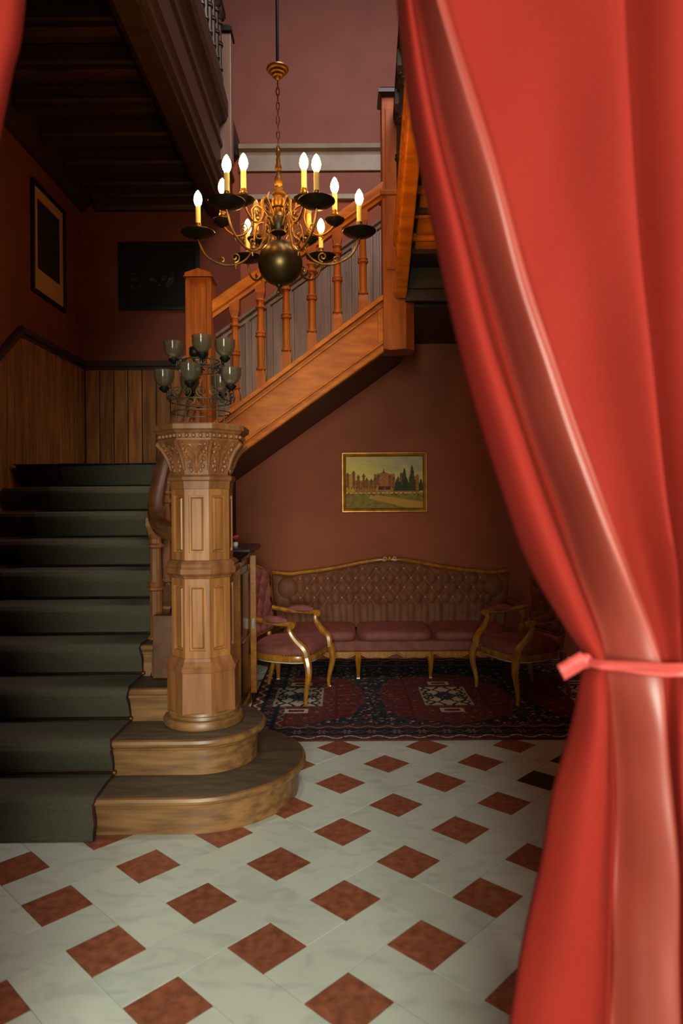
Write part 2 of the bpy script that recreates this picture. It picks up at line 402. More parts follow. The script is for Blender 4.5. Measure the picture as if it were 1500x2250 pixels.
# handrail with its wreath into the column
hp = [(-.0, 0), (.045, .0), (.06, .03), (.05, .05), (.06, .07), (.055, .105), (.03, .125), (0, .13), (-.03, .125), (-.055, .105), (-.06, .07), (-.05, .05), (-.06, .03), (-.045, 0)]
path = cr_spline([(-.90, 3.93, 1.36), (-1.0, 3.98, 1.37), (-1.09, 4.07, 1.43), (-1.135, 4.22, 1.57), (-1.145, 4.45, 1.79), (-1.155, 4.9, 2.15), (-1.15, 5.48, 2.60)], 5)
MB().sweep([(a*.75, b*.75) for a, b in hp], path).build('handrail', 'oakdark', LS)
def baluster(zb, zt, r=.032, wq=.042, slope=0, slope_t=None, seg=10, axis='x'):
    """turned baluster between zb and zt at local origin; ends cut to the slope"""
    if slope_t is None: slope_t = slope
    m = MB(); h = zt-zb; b1 = zb+.17*h; t1 = zt-.14*h
    def blk(z0s, z1s, a, sl0, sl1):
        v = []
        for z, sl in ((z0s, sl0), (z1s, sl1)):
            for dx, dy in ((-a, -a), (a, -a), (a, a), (-a, a)):
                v.append((dx, dy, z+sl*(dx if axis == 'x' else dy)))
        m.add(v, [(3, 2, 1, 0), (4, 5, 6, 7), (0, 1, 5, 4), (1, 2, 6, 5), (2, 3, 7, 6), (3, 0, 4, 7)])
    blk(zb, b1-.05, wq, slope, 0)
    m.loft([[(dx*s_, dy*s_, z) for dx, dy in ((-1, -1), (1, -1), (1, 1), (-1, 1))] for s_, z in ((wq, b1-.05), (wq*.9, b1-.03), (r*.75, b1+.012))])
    L = t1-b1
    pf = [(r, b1), (r*1.35, b1+.008), (r*1.35, b1+.02), (r*1.05, b1+.028), (r*.95, b1+.05), (r*1.0, b1+.30*L), (r*1.02, b1+.46*L), (r*1.45, b1+.475*L), (r*1.5, b1+.495*L), (r*1.2, b1+.505*L), (r*1.4, b1+.53*L), (r*1.0, b1+.55*L),
          (r*.92, b1+.72*L), (r*.86, b1+.86*L), (r*1.35, b1+.875*L), (r*1.4, b1+.895*L), (r*1.0, b1+.91*L), (r*.95, b1+.95*L), (r*1.3, t1-.012), (r*1.1, t1)]
    m.lathe(pf, seg=seg)
    m.loft([[(dx*s_, dy*s_, z) for dx, dy in ((-1, -1), (1, -1), (1, 1), (-1, 1))] for s_, z in ((r*.8, t1-.01), (wq*.85, t1+.03), (wq, t1+.045))])
    blk(t1+.045, zt, wq, 0, slope_t)
    return m
bl = None
for k, yy in enumerate((4.16, 4.42, 4.66, 4.90, 5.14, 5.36)):
    zb = RISE*sum(1 for r_ in RY if r_ <= yy)-.02 if k else RISE*4-.16
    rail = np.interp(yy, path[:, 1], path[:, 2])+.01
    zz = zb
    o = baluster(zz, rail, r=.037, wq=.046, slope=0, slope_t=.75, axis='y').build('baluster', 'oakcap', LS, local=True)
    xx = -1.125 if k == 0 else -1.13
    o.matrix_basis = Matrix.Translation(Vector((xx, yy, 0))-LS.location)

# ------------------------------------------------------------------ stair runner
RU = thing('stair_runner', 'dark green-grey ribbed runner laid over the lower stair steps', 'stair carpet', (-1.7, 3.2, 0))
def runner_profile(off):
    p = [(RY[0]-.05-off*1.0, .004)]
    p = [(RY[0]-off-.02, .003)]
    yfront = [3.77-.54, 3.805-.335]+[r_-.043 for r_ in RY[2:]]
    for n in range(1, 11):
        zt = RISE*n; yr = RY[n-1]; yn = yfront[n-1]
        if n == 1: p = [(yn-off-.02, .004), (yn-off-.012, .05)]
        else: p.append((yr+.004-off*.4, zt-RISE+off+.012))
        p += [(yn-off+.004 if n > 2 else yn-off-.004, zt-.06), (yn-off-.004, zt-.03), (yn-off+.006, zt-.004), (yn+.03, zt+off)]
        if n < 10: p.append((RY[n]-off-.012, zt+off))
        else: p.append((YB-.05, zt+off))
    return p
def runner(name, m, x0, x1, off, wob, parent):
    p = cr_spline([(a, b) for a, b in runner_profile(off)], 3)
    rings = []
    nx = 2
    mb = MB()
    for i, (a, b) in enumerate(p):
        e = wob*math.sin(i*.55)+wob*.6*math.sin(i*1.7+1)
        ring = [(x0, a, b), (x1+e, a, b)]
        rings.append(ring)
    mb.loft(rings, caps=False, closed=False)
    o = mb.build(name, m, parent, smooth=60)
    s_ = o.modifiers.new('thick', 'SOLIDIFY'); s_.thickness = .006; s_.offset = -1
    return o
runner('underlay', 'redcarpet', -2.56, -1.164, .006, .004, RU)['label'] = 'dark red carpet showing at the runner edges'
runner('runner', 'carpet', -2.2, -1.172, .013, .004, RU)
for n in range(1, 10):
    yy, zz = RY[n]-.022, RISE*n+.022
    r_ = MB().tube([(-2.3, yy, zz), (-1.165, yy, zz)], .007, 8).build('stair_rod', 'blackmetal', RU)
    MB().sphere((-1.162, yy, zz), .013, 8, 6).build('rod_end', 'brass', r_)

# ------------------------------------------------------------------ newel column
CX, CYc = -.767, 3.80
NC = thing('newel_column', 'tall octagonal oak newel column with carved capital on the rounded bottom step', 'column', (CX, CYc, RISE*2))
PH = PI/8
def octl(prof, name, m='oak', smooth=0):
    c_ = MB(); c_.lathe([(r/math.cos(PI/8), z) for r, z in prof], (CX, CYc), 8, PH); return c_.build(name, m, NC, smooth=smooth)
MB().lathe([(.205, .377), (.215, .385), (.218, .405), (.208, .425), (.192, .43), (.188, .445), (.196, .452), (.192, .465), (.17, .47)], (CX, CYc), 40).build('base_ring', 'oakstep', NC)
octl([(.184, .46), (.182, .675), (.178, .68)], 'pedestal', 'oakred')
octl([(.178, .675), (.186, .68), (.19, .70), (.18, .712), (.168, .735), (.163, .75), (.15, .752)], 'base_moulding', 'oakred')
def panels(z0, z1, a):
    core = octl([(a-.014, z0), (a-.014, z1)], 'shaft')
    wf = 2*a*math.tan(PI/8)
    fr = MB()
    for k in range(8):
        an = k*PI/4
        n_ = Vector((math.cos(an), math.sin(an), 0)); t_ = Vector((-n_.y, n_.x, 0)); o_ = Vector((CX, CYc, 0))
        def bx(mb, u0, u1, za, zb, d0, d1, sh=0):
            v = []
            for d, s_ in ((d0, 0), (d1, sh)):
                for u, z in ((u0+s_, za+s_), (u1-s_, za+s_), (u1-s_, zb-s_), (u0+s_, zb-s_)):
                    v.append(o_+n_*d+t_*u+Vector((0, 0, z)))
            mb.add(v, [(0, 1, 2, 3), (4, 5, 6, 7), (0, 1, 5, 4), (1, 2, 6, 5), (2, 3, 7, 6), (3, 0, 4, 7)])
        h = wf/2
        bx(fr, -h, -h+.022, z0, z1, a-.016, a); bx(fr, h-.022, h, z0, z1, a-.016, a)
        bx(fr, -h+.022, h-.022, z0, z0+.04, a-.016, a); bx(fr, -h+.022, h-.022, z1-.04, z1, a-.016, a)
        pm = MB(); bx(pm, -h+.03, h-.03, z0+.048, z1-.048, a-.016, a-.003, .010)
        pm.build('panel', 'oak', NC, smooth=0)
    fr.build('panel_frame', 'oak', NC, smooth=0)
panels(.75, 1.175, .158)
octl([(.15, 1.165), (.162, 1.175), (.168, 1.185), (.19, 1.20), (.193, 1.225), (.183, 1.235), (.186, 1.25), (.17, 1.268), (.15, 1.272)], 'middle_moulding', 'oakcap')
panels(1.27, 1.655, .156)
octl([(.15, 1.645), (.160, 1.65), (.162, 1.69), (.172, 1.697), (.174, 1.712), (.165, 1.722), (.15, 1.725)], 'collar', 'oakcap')
cap = octl([(.15, 1.72), (.153, 1.75), (.162, 1.80), (.18, 1.85), (.203, 1.89), (.215, 1.905), (.215, 1.915), (.2, 1.92)], 'capital', 'oakcap')
cv = MB()
def cap_r(z): return np.interp(z, [1.72, 1.75, 1.80, 1.85, 1.89, 1.905], [.15, .153, .162, .18, .203, .215])
for k in range(8):
    an = k*PI/4; n_ = Vector((math.cos(an), math.sin(an), 0)); t_ = Vector((-n_.y, n_.x, 0))
    def P(u, z, d=.004): return Vector((CX, CYc, 0))+n_*(cap_r(z)+d)+t_*u+Vector((0, 0, z))
    for s_ in (-1, 1):
        for (uc, zc, r_, a0, sg) in ((.026, 1.865, .024, -1.6, 1), (.046, 1.815, .017, 1.6, -1), (.02, 1.775, .016, 1.0, 1)):
            pts = []
            for q in range(12):
                tt = q/11; rr = r_*(1-.82*tt); a = a0+sg*1.3*2*PI*tt
                pts.append(P(s_*(uc+rr*math.cos(a)), zc+rr*math.sin(a)))
            cv.tube(pts, [.0065]*9+[.007, .008, .008], 5)
        cv.tube([P(0, 1.735), P(s_*.012, 1.775), P(s_*.008, 1.82), P(s_*.03, 1.86), P(s_*.06, 1.893, .008)], [.006, .008, .007, .009, .004], 5)
        for (u, z) in ((.055, 1.885), (.062, 1.86), (.05, 1.845), (.035, 1.795), (.046, 1.77), (.03, 1.75)):
            p = P(s_*u*(cap_r(z)/.21)*1.1, z, .005); cv.sphere(p, .009, 6, 4, (1, 1, 1.4))
    an2 = an+PI/8; n2 = Vector((math.cos(an2), math.sin(an2), 0))
    pts = [Vector((CX, CYc, z))+n2*(cap_r(z)/math.cos(PI/8)+d) for z, d in ((1.75, .002), (1.81, .006), (1.86, .012), (1.895, .022), (1.885, .034))]
    cv.tube(pts, [.006, .012, .014, .014, .008], 6)
cv.build('carved_leaves', 'oakcap', NC)
bd = MB()
for k in range(8):
    an = k*PI/4; n_ = Vector((math.cos(an), math.sin(an), 0)); t_ = Vector((-n_.y, n_.x, 0))
    for q in range(5):
        p = Vector((CX, CYc, 1.928))+n_*.219+t_*((q-2)*.036); bd.sphere(p, .0115, 7, 5)
bd.build('bead_row', 'oakcap', NC)
octl([(.2, 1.915), (.214, 1.918), (.214, 1.938), (.224, 1.945), (.232, 1.955), (.245, 1.96), (.247, 1.985), (.238, 1.992), (.0, 1.993)], 'abacus', 'oakcap')

# ------------------------------------------------------------------ upper flight
UF = thing('staircase', 'upper stair flight of orange varnished wood rising above the sofa, with turned balusters', 'staircase', (-1.13, 5.6, ZL))
def st(x): return 2.318+.7378*(x+.901)      # stringer top
def sb(x): return 1.929+.7015*(x+.867)      # stringer bottom
x0, x1 = -1.03, .355
MB().quadstrip(x0, sb(x0), st(x0), x1, sb(x1), st(x1), 5.585, 5.64).build('stringer', 'orange', UF, smooth=0)
MB().quadstrip(x0, st(x0)-.035, st(x0)+.012, x1, st(x1)-.035, st(x1)+.012, 5.545, 5.66).build('stringer_cap', 'orange', UF, smooth=0, bevel=.006)
MB().quadstrip(x0, st(x0)-.085, st(x0)-.06, x1, st(x1)-.085, st(x1)-.06, 5.565, 5.60).build('moulding', 'orange', UF, smooth=0, bevel=.006)
MB().quadstrip(x0, sb(x0), sb(x0)+.055, x1, sb(x1), sb(x1)+.055, 5.545, 5.66).build('bottom_moulding', 'orange', UF, smooth=0, bevel=.012)
MB().quadstrip(x0, sb(x0)+.075, sb(x0)+.10, x1, sb(x1)+.075, sb(x1)+.10, 5.565, 5.60).build('moulding', 'orange', UF, smooth=0, bevel=.006)
MB().quadstrip(x1-.05, sb(x1-.05)+.1, st(x1-.05)-.085, x1, sb(x1)+.1, st(x1)-.085, 5.572, 5.60).build('end_stile', 'orange', UF, smooth=0, bevel=.004)
MB().quadstrip(-1.1, sb(-1.1)+.01, sb(-1.1)+.06, .60, sb(.60)+.01, sb(.60)+.06, 5.64, YB-.001).build('soffit', 'dark', UF, smooth=0)
for k in range(6):
    zt = ZL+.1985*(k+1); xr = -1.12+.25*k
    MB().prism([(xr, zt-.21), (xr, zt-.03), (xr-.025, zt-.025), (xr-.025, zt), (xr+.26, zt), (xr+.26, zt-.03), (xr+.02, zt-.21)], 'y', 5.641, YB-.032).build('step', 'orange', UF, smooth=0)
MB().box(.36, 5.64, 3.17, 1.6, YB-.001, 3.27).build('landing', 'dark', UF, smooth=0)
rp = [(0, 0), (.03, 0), (.034, .03), (.05, .045), (.045, .075), (.052, .10), (.045, .135), (.02, .15), (-.02, .15), (-.045, .135), (-.052, .10), (-.045, .075), (-.05, .045), (-.034, .03), (-.03, 0)]
def rb(x): return 3.085+.688*(x+1.017)
MB().sweep(rp, [(-1.03, 5.6, rb(-1.03)), (.355, 5.6, rb(.355))]).build('handrail', 'orange', UF)
for k in range(6):
    x = -.855+.2088*k
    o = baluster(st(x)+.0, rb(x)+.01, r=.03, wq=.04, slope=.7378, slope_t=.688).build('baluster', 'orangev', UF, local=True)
    o.matrix_basis = Matrix.Translation(Vector((x, 5.6, 0))-UF.location)
# lower newel post
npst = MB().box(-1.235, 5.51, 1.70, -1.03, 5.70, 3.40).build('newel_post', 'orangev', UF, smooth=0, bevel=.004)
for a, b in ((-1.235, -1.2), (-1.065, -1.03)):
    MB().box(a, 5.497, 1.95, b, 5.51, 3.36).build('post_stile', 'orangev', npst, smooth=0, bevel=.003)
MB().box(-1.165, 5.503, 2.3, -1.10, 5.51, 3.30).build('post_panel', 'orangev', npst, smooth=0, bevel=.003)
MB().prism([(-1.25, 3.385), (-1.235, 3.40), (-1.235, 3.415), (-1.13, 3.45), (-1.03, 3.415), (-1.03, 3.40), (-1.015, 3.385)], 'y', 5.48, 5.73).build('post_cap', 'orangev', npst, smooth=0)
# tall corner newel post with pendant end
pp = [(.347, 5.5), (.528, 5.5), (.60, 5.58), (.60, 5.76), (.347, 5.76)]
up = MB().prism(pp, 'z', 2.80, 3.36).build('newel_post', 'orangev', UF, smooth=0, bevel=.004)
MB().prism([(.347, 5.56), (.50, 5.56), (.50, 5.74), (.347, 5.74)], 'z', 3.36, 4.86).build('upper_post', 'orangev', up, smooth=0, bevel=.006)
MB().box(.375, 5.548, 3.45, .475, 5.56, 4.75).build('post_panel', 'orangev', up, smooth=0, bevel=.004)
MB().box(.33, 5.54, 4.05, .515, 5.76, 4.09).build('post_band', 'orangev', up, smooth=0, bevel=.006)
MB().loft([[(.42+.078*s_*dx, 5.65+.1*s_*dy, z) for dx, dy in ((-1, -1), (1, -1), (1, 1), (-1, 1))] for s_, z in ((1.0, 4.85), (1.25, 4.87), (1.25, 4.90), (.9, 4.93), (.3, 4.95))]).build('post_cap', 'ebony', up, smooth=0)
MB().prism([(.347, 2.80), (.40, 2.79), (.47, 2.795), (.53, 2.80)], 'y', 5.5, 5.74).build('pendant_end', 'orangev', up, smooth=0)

# ------------------------------------------------------------------ top flight, coming back toward the doorway
TF = thing('staircase', 'topmost stair flight seen from below beside the red curtain, with panelled underside', 'staircase', (.9, 5.45, 3.27))
def tb(y): return 3.19+.60*(5.45-y)
def q2(y0, a0, b0, y1, a1, b1, xa, xb, name, m, bev=0, par=TF):
    return MB().prism([(y0, a0), (y1, a1), (y1, b1), (y0, b0)], 'x', xa, xb).build(name, m, par, smooth=0, bevel=bev)
ya, yb = 5.45, 2.7
q2(ya, tb(ya), tb(ya)+.46, yb, tb(yb), tb(yb)+.46, .45, .52, 'stringer', 'orange')
q2(ya, tb(ya), tb(ya)+.06, yb, tb(yb), tb(yb)+.06, .425, .53, 'bottom_moulding', 'orange', .012)
q2(ya, tb(ya)+.40, tb(ya)+.47, yb, tb(yb)+.40, tb(yb)+.47, .425, .53, 'stringer_cap', 'orange', .01)
q2(ya, tb(ya)+.10, tb(ya)+.13, yb, tb(yb)+.10, tb(yb)+.13, .438, .46, 'moulding', 'orange', .006)
q2(ya, tb(ya)+.33, tb(ya)+.355, yb, tb(yb)+.33, tb(yb)+.355, .438, .46, 'moulding', 'orange', .006)
q2(5.2, tb(5.2)+.1, tb(5.2)+.16, yb, tb(yb)+.1, tb(yb)+.16, .52, 1.6, 'soffit', 'dark')
y = 5.2
while y > 2.9:
    y2 = y-.165
    q2(y-.008, tb(y-.008)+.075, tb(y-.008)+.1, y2+.022, tb(y2+.022)+.075, tb(y2+.022)+.1, .56, 1.56, 'soffit_panel', 'orange', .008)
    q2(y2+.016, tb(y2+.016)+.055, tb(y2+.016)+.1, y2-.002, tb(y2-.002)+.055, tb(y2-.002)+.1, .53, 1.58, 'soffit_rib', 'orange', .004)
    y = y2
MB().box(.52, 5.46, 3.17, 1.6, 5.50, 3.80).build('dark_filler', 'dark', TF, smooth=0)  # added dark board, stands in for the shade below the flight
for k in range(9):
    yy = 5.45-.3*k; zt = 3.27+.18*(k+1)
    MB().prism([(yy, zt-.19), (yy, zt), (yy-.33, zt), (yy-.33, zt-.03), (yy-.02, zt-.03), (yy-.02, zt-.19)], 'x', .52, 1.6).build('step', 'dark', TF, smooth=0)
MB().sweep([(a*.7, b*.7) for a, b in rp], [(.475, 5.56, 4.62), (.475, 2.7, 4.62+.6*2.86)]).build('handrail', 'dark', TF)
for k in range(11):
    yy = 5.35-.24*k; zb = tb(yy)+.47; zt = 4.62+.6*(5.56-yy)
    o = baluster(zb, zt, r=.028, wq=.036, slope=-.6, axis='y').build('baluster', 'dark', TF, local=True)
    o.matrix_basis = Matrix.Translation(Vector((.475, yy, 0))-TF.location)

# ------------------------------------------------------------------ gallery balustrade
GB = thing('balustrade', 'dark turned gallery balustrade above the ceiling edge beam at upper left', 'balustrade', (-1.06, 4.5, 5.25))
MB().box(-1.10, 2.0, 5.25, -1.02, 6.28, 5.30).build('bottom_rail', 'dark', GB, smooth=0)
MB().sweep([(a*.8, b*.6) for a, b in rp], [(-1.06, 2.0, 5.97), (-1.06, 6.28, 5.97)]).build('handrail', 'dark', GB)
bme = None
for k in range(26):
    yy = 6.12-.16*k
    if bme is None:
        o = baluster(5.30, 5.98, r=.028, wq=.034).build('baluster', 'dark', GB, local=True); bme = o.data
    else: o = link('baluster', bme, GB)
    o.matrix_basis = Matrix.Translation(Vector((-1.06, yy, 0))-GB.location)
gp = MB().box(-1.10, 6.26, 4.7, -.975, 6.39, 5.86).build('end_post', 'greywood', GB, smooth=0, bevel=.006, label='pale square end post')
MB().sweep([(-.075, 0), (-.075, .03), (-.05, .05), (.05, .05), (.075, .03), (.09, -.03), (.075, -.045), (.068, 0)], [(-1.037, 6.42, 5.86), (-1.037, 6.23, 5.86)]).build('post_cap', 'ebony', gp)

# ------------------------------------------------------------------ chandelier
HX, HY = -.352, 4.0
CH = thing('chandelier', 'brass twelve-arm candle chandelier with a large dark ball hanging in the stairwell', 'chandelier', (HX, HY, 2.8))
MB().tube([(HX, HY, 7.8), (HX, HY, 4.10)], .009, 8).build('cord', 'iron', CH)
MB().lathe([(.012, 4.115), (.035, 4.11), (.06, 4.10), (.065, 4.09), (.06, 4.082), (.047, 4.078), (.045, 4.066), (.034, 4.062), (.032, 4.05), (.02, 4.046), (.012, 4.03), (.004, 4.025)], (HX, HY), 24).build('canopy', 'brass', CH)
z = 4.03; k = 0
while z > 3.62:
    pts = []
    for q in range(14):
        a = 2*PI*q/14; u = .009*math.cos(a); vv = .026*math.sin(a)
        pts.append((HX+(u if k % 2 else 0), HY+(0 if k % 2 else u), z-.026+vv))
    MB().tube(pts, .003, 6, closed=True).build('chain_link', 'brass', CH)
    z -= .042; k += 1
sp = [(.004, 3.63), (.012, 3.62), (.014, 3.60), (.009, 3.585), (.013, 3.57), (.012, 3.545), (.018, 3.53), (.019, 3.51), (.011, 3.50), (.012, 3.48), (.023, 3.455), (.027, 3.43), (.022, 3.41), (.027, 3.40), (.021, 3.39), (.036, 3.375), (.038, 3.36), (.024, 3.352), (.026, 3.34),
      (.042, 3.33), (.042, 3.318), (.046, 3.305), (.042, 3.285), (.030, 3.28), (.031, 3.255), (.045, 3.235), (.05, 3.225)]
MB().lathe(sp, (HX, HY), 20).build('spindle', 'brass', CH)
MB().lathe([(.03, 3.225), (.052, 3.222), (.055, 3.20), (.05, 3.17), (.043, 3.15), (.046, 3.14), (.03, 3.13), (.012, 3.12), (.011, 3.09), (.018, 3.085), (.01, 3.08)], (HX, HY), 20).build('hub', 'blackmetal', CH)
MB().sphere((HX+.008, HY, 2.964), .129, 40, 24).build('ball', 'ball', CH, smooth=60)
MB().lathe([(.012, 2.85), (.02, 2.842), (.018, 2.83), (.008, 2.82), (.01, 2.81), (.004, 2.80)], (HX, HY), 12).build('finial', 'blackmetal', CH)
MB().tube([(HX+.016*math.cos(a*PI/6), HY, 2.79+.016*math.sin(a*PI/6)) for a in range(12)], .003, 6, closed=True).build('pull_ring', 'iron', CH)
def make_arm(lower, lit):
    h = Vector((HX, HY, 2.8))
    if lower:
        R_, zc = .468, 3.14-2.8
        pts = [(.05, .37), (.09, .40), (.125, .385), (.14, .33), (.15, .26), (.18, .20), (.23, .165), (.30, .155), (.37, .175), (.43, .22), (R_, .30), (R_, zc-.01)]
        rp_ = .098
    else:
        R_, zc = .326, 3.21-2.8
        pts = [(.05, .42), (.085, .47), (.125, .50), (.155, .475), (.15, .43), (.165, .375), (.20, .335), (.245, .325), (.29, .35), (R_-.005, .385), (R_, zc-.01)]
        rp_ = .058
    pp_ = cr_spline([(a, 0, b) for a, b in pts], 4)
    m = MB(); m.tube([tuple(p) for p in pp_], .0065, 6)
    for (cx_, cz_, r_, a0, sg) in (((.115, .33, .035, PI/2, 1), (.255, .20, .030, -PI/2, -1), (.33, .185, .022, -PI/2, 1)) if lower else ((.115, .44, .035, PI/2, 1), (.205, .375, .028, -PI/2, -1))):
        m.tube(spiral((cx_, 0, cz_), r_, 1.3, 'y', a0, sg), [.005]*12+[.007, .008], 5)
    for (ax, az, bx_, bz_) in (((.06, .37, .10, .43), (.24, .165, .25, .13)) if lower else ((.1, .49, .09, .545), (.24, .325, .25, .295))):
        m.tube([(ax, 0, az), ((ax+bx_)/2+.01, 0, (az+bz_)/2), (bx_, 0, bz_)], [.005, .006, .003], 5)
    arm = m.build('arm', 'brass', CH, local=True)
    pr_ = [(.012, zc-.035), (.02, zc-.03), (rp_*.45, zc-.024), (rp_*.8, zc-.012), (rp_, zc+.004), (rp_*1.0, zc+.008), (rp_*.72, zc+.0), (rp_*.4, zc-.006), (.012, zc-.004)]
    q = MB(); q.lathe(pr_, (R_, 0), 22); q.build('drip_pan', 'blackmetal', arm, local=True)
    hs = .055
    q = MB(); q.lathe([(.014, zc-.006), (.020, zc+.004), (.012, zc+.012), (.016, zc+.022), (.022, zc+.032), (.02, zc+.044), (.014, zc+.048), (.0175, zc+.056), (.017, zc+hs+.004)], (R_, 0), 14); q.build('candle_cup', 'brass', arm, local=True)
    q = MB(); q.lathe([(.0145, zc+hs), (.0145, zc+hs+.10), (.006, zc+hs+.103)], (R_, 0), 14); q.build('candle_sleeve', 'sleeve', arm, local=True)
    zb = zc+hs+.10
    q = MB(); q.lathe([(.006, zb), (.012, zb+.006), (.021, zb+.024), (.0245, zb+.042), (.021, zb+.064), (.011, zb+.086), (.002, zb+.097)], (R_, 0), 14); q.build('bulb', 'bulb' if lit else 'bulboff', arm, local=True)
    return arm
# angle measured from toward the doorway
lowp, uppp = make_arm(True, True), make_arm(False, True)
lowo, uppo = make_arm(True, False), make_arm(False, False)
lowang = [-90, -30, 30, 90, 150, 210]
for proto, protoff, unlit in ((lowp, lowo, ()), (uppp, uppo, (150, 210))):
    used = set()
    for a in lowang:
        src = protoff if a in unlit else proto
        o = src if src.name not in used else dup(src, CH)
        used.add(src.name)
        o.rotation_euler = (0, math.radians(1.0 if src in (lowp, lowo) else 0) * 0, math.radians(a-90))
def purge(o):
    for c_ in list(o.children): purge(c_)
    bpy.data.objects.remove(o)
purge(lowo)

# ------------------------------------------------------------------ rug
def make_rug():
    x0, x1, y0, y1 = -.71, 2.39, 4.53, 6.85
    nx, ny = 420, 290
    X = np.linspace(x0, x1, nx); Y = np.linspace(y0, y1, ny)
    X, Y = np.meshgrid(X, Y)
    navy, red, wine, cream, brown, blue = lin((36, 44, 52)), lin((108, 54, 52)), lin((84, 42, 42)), lin((196, 182, 156)), lin((88, 56, 48)), lin((56, 74, 92))
    col = np.zeros(X.shape+(3,)); col[:] = navy
    e = np.minimum(np.minimum(X-x0, x1-X), np.minimum(Y-y0, y1-Y))
    s = np.where((np.minimum(Y-y0, y1-Y) < np.minimum(X-x0, x1-X)), X, Y)
    def put(mask, c): col[mask] = c
    put(e < .02, wine)
    b1 = (e > .02) & (e < .085); put(b1, brown)
    ph = (s*11) % 1
    put(b1 & (np.abs((e-.052)/.03-.8*np.sin(s*34)) < .32), cream)
    put(b1 & (np.abs((e-.052)/.03+.8*np.sin(s*34)) < .22), lin((120, 60, 56)))
    b2 = (e > .085) & (e < .225); put(b2, navy)
    fx = ((s+.06) % .17)-.085; fy = e-.155
    rr = np.hypot(fx, fy); aa = np.arctan2(fy, fx)
    put(b2 & (rr < .045*(.62+.38*np.cos(6*aa))) , lin((150, 110, 100)))
    put(b2 & (rr < .016), red)
    fx2 = ((s+.145) % .17)-.085
    put(b2 & (np.abs(np.abs(fx2)+np.abs(fy)-.035) < .008), lin((110, 62, 58)))
    b3 = (e > .225) & (e < .285); put(b3, brown)
    put(b3 & (np.abs((e-.255)/.024-.8*np.sin(s*46)) < .3), lin((150, 130, 108)))
    put((e > .285) & (e < .30), wine)
    ins = e > .30
    # field: navy with small flowers, red hexagons, cream medallions
    gx = ((X+.03) % .15)-.075; gy = ((Y+.05+.075*(np.floor((X+.03)/.15) % 2)) % .15)-.075
    rg = np.hypot(gx, gy); ag = np.arctan2(gy, gx)
    put(ins & (rg < .032*(.6+.4*np.cos(5*ag))), lin((120, 62, 60)))
    put(ins & (rg < .012), lin((190, 160, 140)))
    for mx in (-.35, .82, 1.99):
        dx, dy = np.abs(X-mx), np.abs(Y-5.545)
        hexm = ins & (dx < .52) & (dy < .72-dx*.5) & (dx+.28*dy < .56)
        put(hexm, red)
        zig = hexm & (np.abs((dx+.28*dy)-.50-.015*np.sign(np.sin(Y*60))) < .012); put(zig, wine)
        sq = hexm & ((np.abs(dx-.30) < .012) | ((np.abs(((Y*9) % 1)-.5) < .12) & (np.abs(dx-.36) < .05))); put(sq, lin((96, 34, 38)))
        inner = (dx < .19) & (dy < .265); put(inner, cream)
        bd = inner & ((dx > .165) | (dy > .24)); put(bd, lin((170, 156, 134)))
        zz = inner & (np.abs(np.abs(dx-.09)-.05*np.abs(np.sin(dy*18))-.01) < .013); put(zz, navy)
        scr = inner & (dx > .09) & (np.abs(np.hypot(dx-.135, ((dy+.02) % .13)-.065)-.034) < .009); put(scr, lin((50, 46, 52)))
        dia = (dx/.11+dy/.13) < 1; put(dia, blue)
        put((dx/.07+dy/.08) < 1, navy)
        small = (dx < .09) & (np.abs(dy-.38) < .05); put(small & ((dx > .06) | (np.abs(dy-.38) > .03)), cream)
    def vn(f, sd):
        r_ = np.random.default_rng(sd).random((400, 400)); a_, b_ = (X-x0)*f, (Y-y0)*f
        i_, j_ = a_.astype(int), b_.astype(int); return r_[j_, i_]
    fine = vn(62, 11); fine2 = vn(38, 12); big = vn(7, 13)
    fieldm = ins & (np.abs(col-navy).sum(-1) < 1e-6)
    put(fieldm & (fine2 > .80), lin((92, 48, 48))); put(fieldm & (fine > .93), lin((150, 132, 112))); put(fieldm & (fine2 < .12), lin((52, 66, 78)))
    redm = ins & (np.abs(col-red).sum(-1) < 1e-6)
    put(redm & (fine > .84), wine); put(redm & (fine < .05), navy); put(redm & (fine2 > .93), lin((138, 84, 74)))
    rn = rng.random(X.shape)
    col *= (.78+.44*rn)[..., None]
    pos = np.stack([X, Y, np.full_like(X, .011)+.0015*rng.random(X.shape)], -1)
    o = grid_mesh('rug', pos, col, 'rug')
    s_ = o.modifiers.new('pile', 'SOLIDIFY'); s_.thickness = .01; s_.offset = -1
    tag(o, 'dark red and navy patterned rug under the sofa and armchairs', 'rug')
make_rug()

# ------------------------------------------------------------------ upholstery helpers
def tuft(u, v, px, pz, amp):
    a = u/px+v/pz; b = u/px-v/pz
    return amp*(abs(math.sin(PI*a))*abs(math.sin(PI*b)))**.45
def cabriole(top, bot, out, r0=.03, r1=.014, n=9):
    t0, b0 = Vector(top), Vector(bot); o = Vector(out); pts = []; rad = []
    for k in range(n):
        t = k/(n-1)
        bend = math.sin(t*PI*1.5+.2)*(1-t*.35) if t < .85 else math.sin(.85*PI*1.5+.2)*(1-t*.35)
        pts.append(t0.lerp(b0, t)+o*(bend*.9 if t < .7 else bend*.9)); rad.append(r0*(1-t)**1.1+r1*(1-(1-t)**1.1))
    pts.append(pts[-1]+o*.35+Vector((0, 0, 0))); rad.append(r1*1.15)
    pts[-1].z = b0.z+.002
    return pts, rad

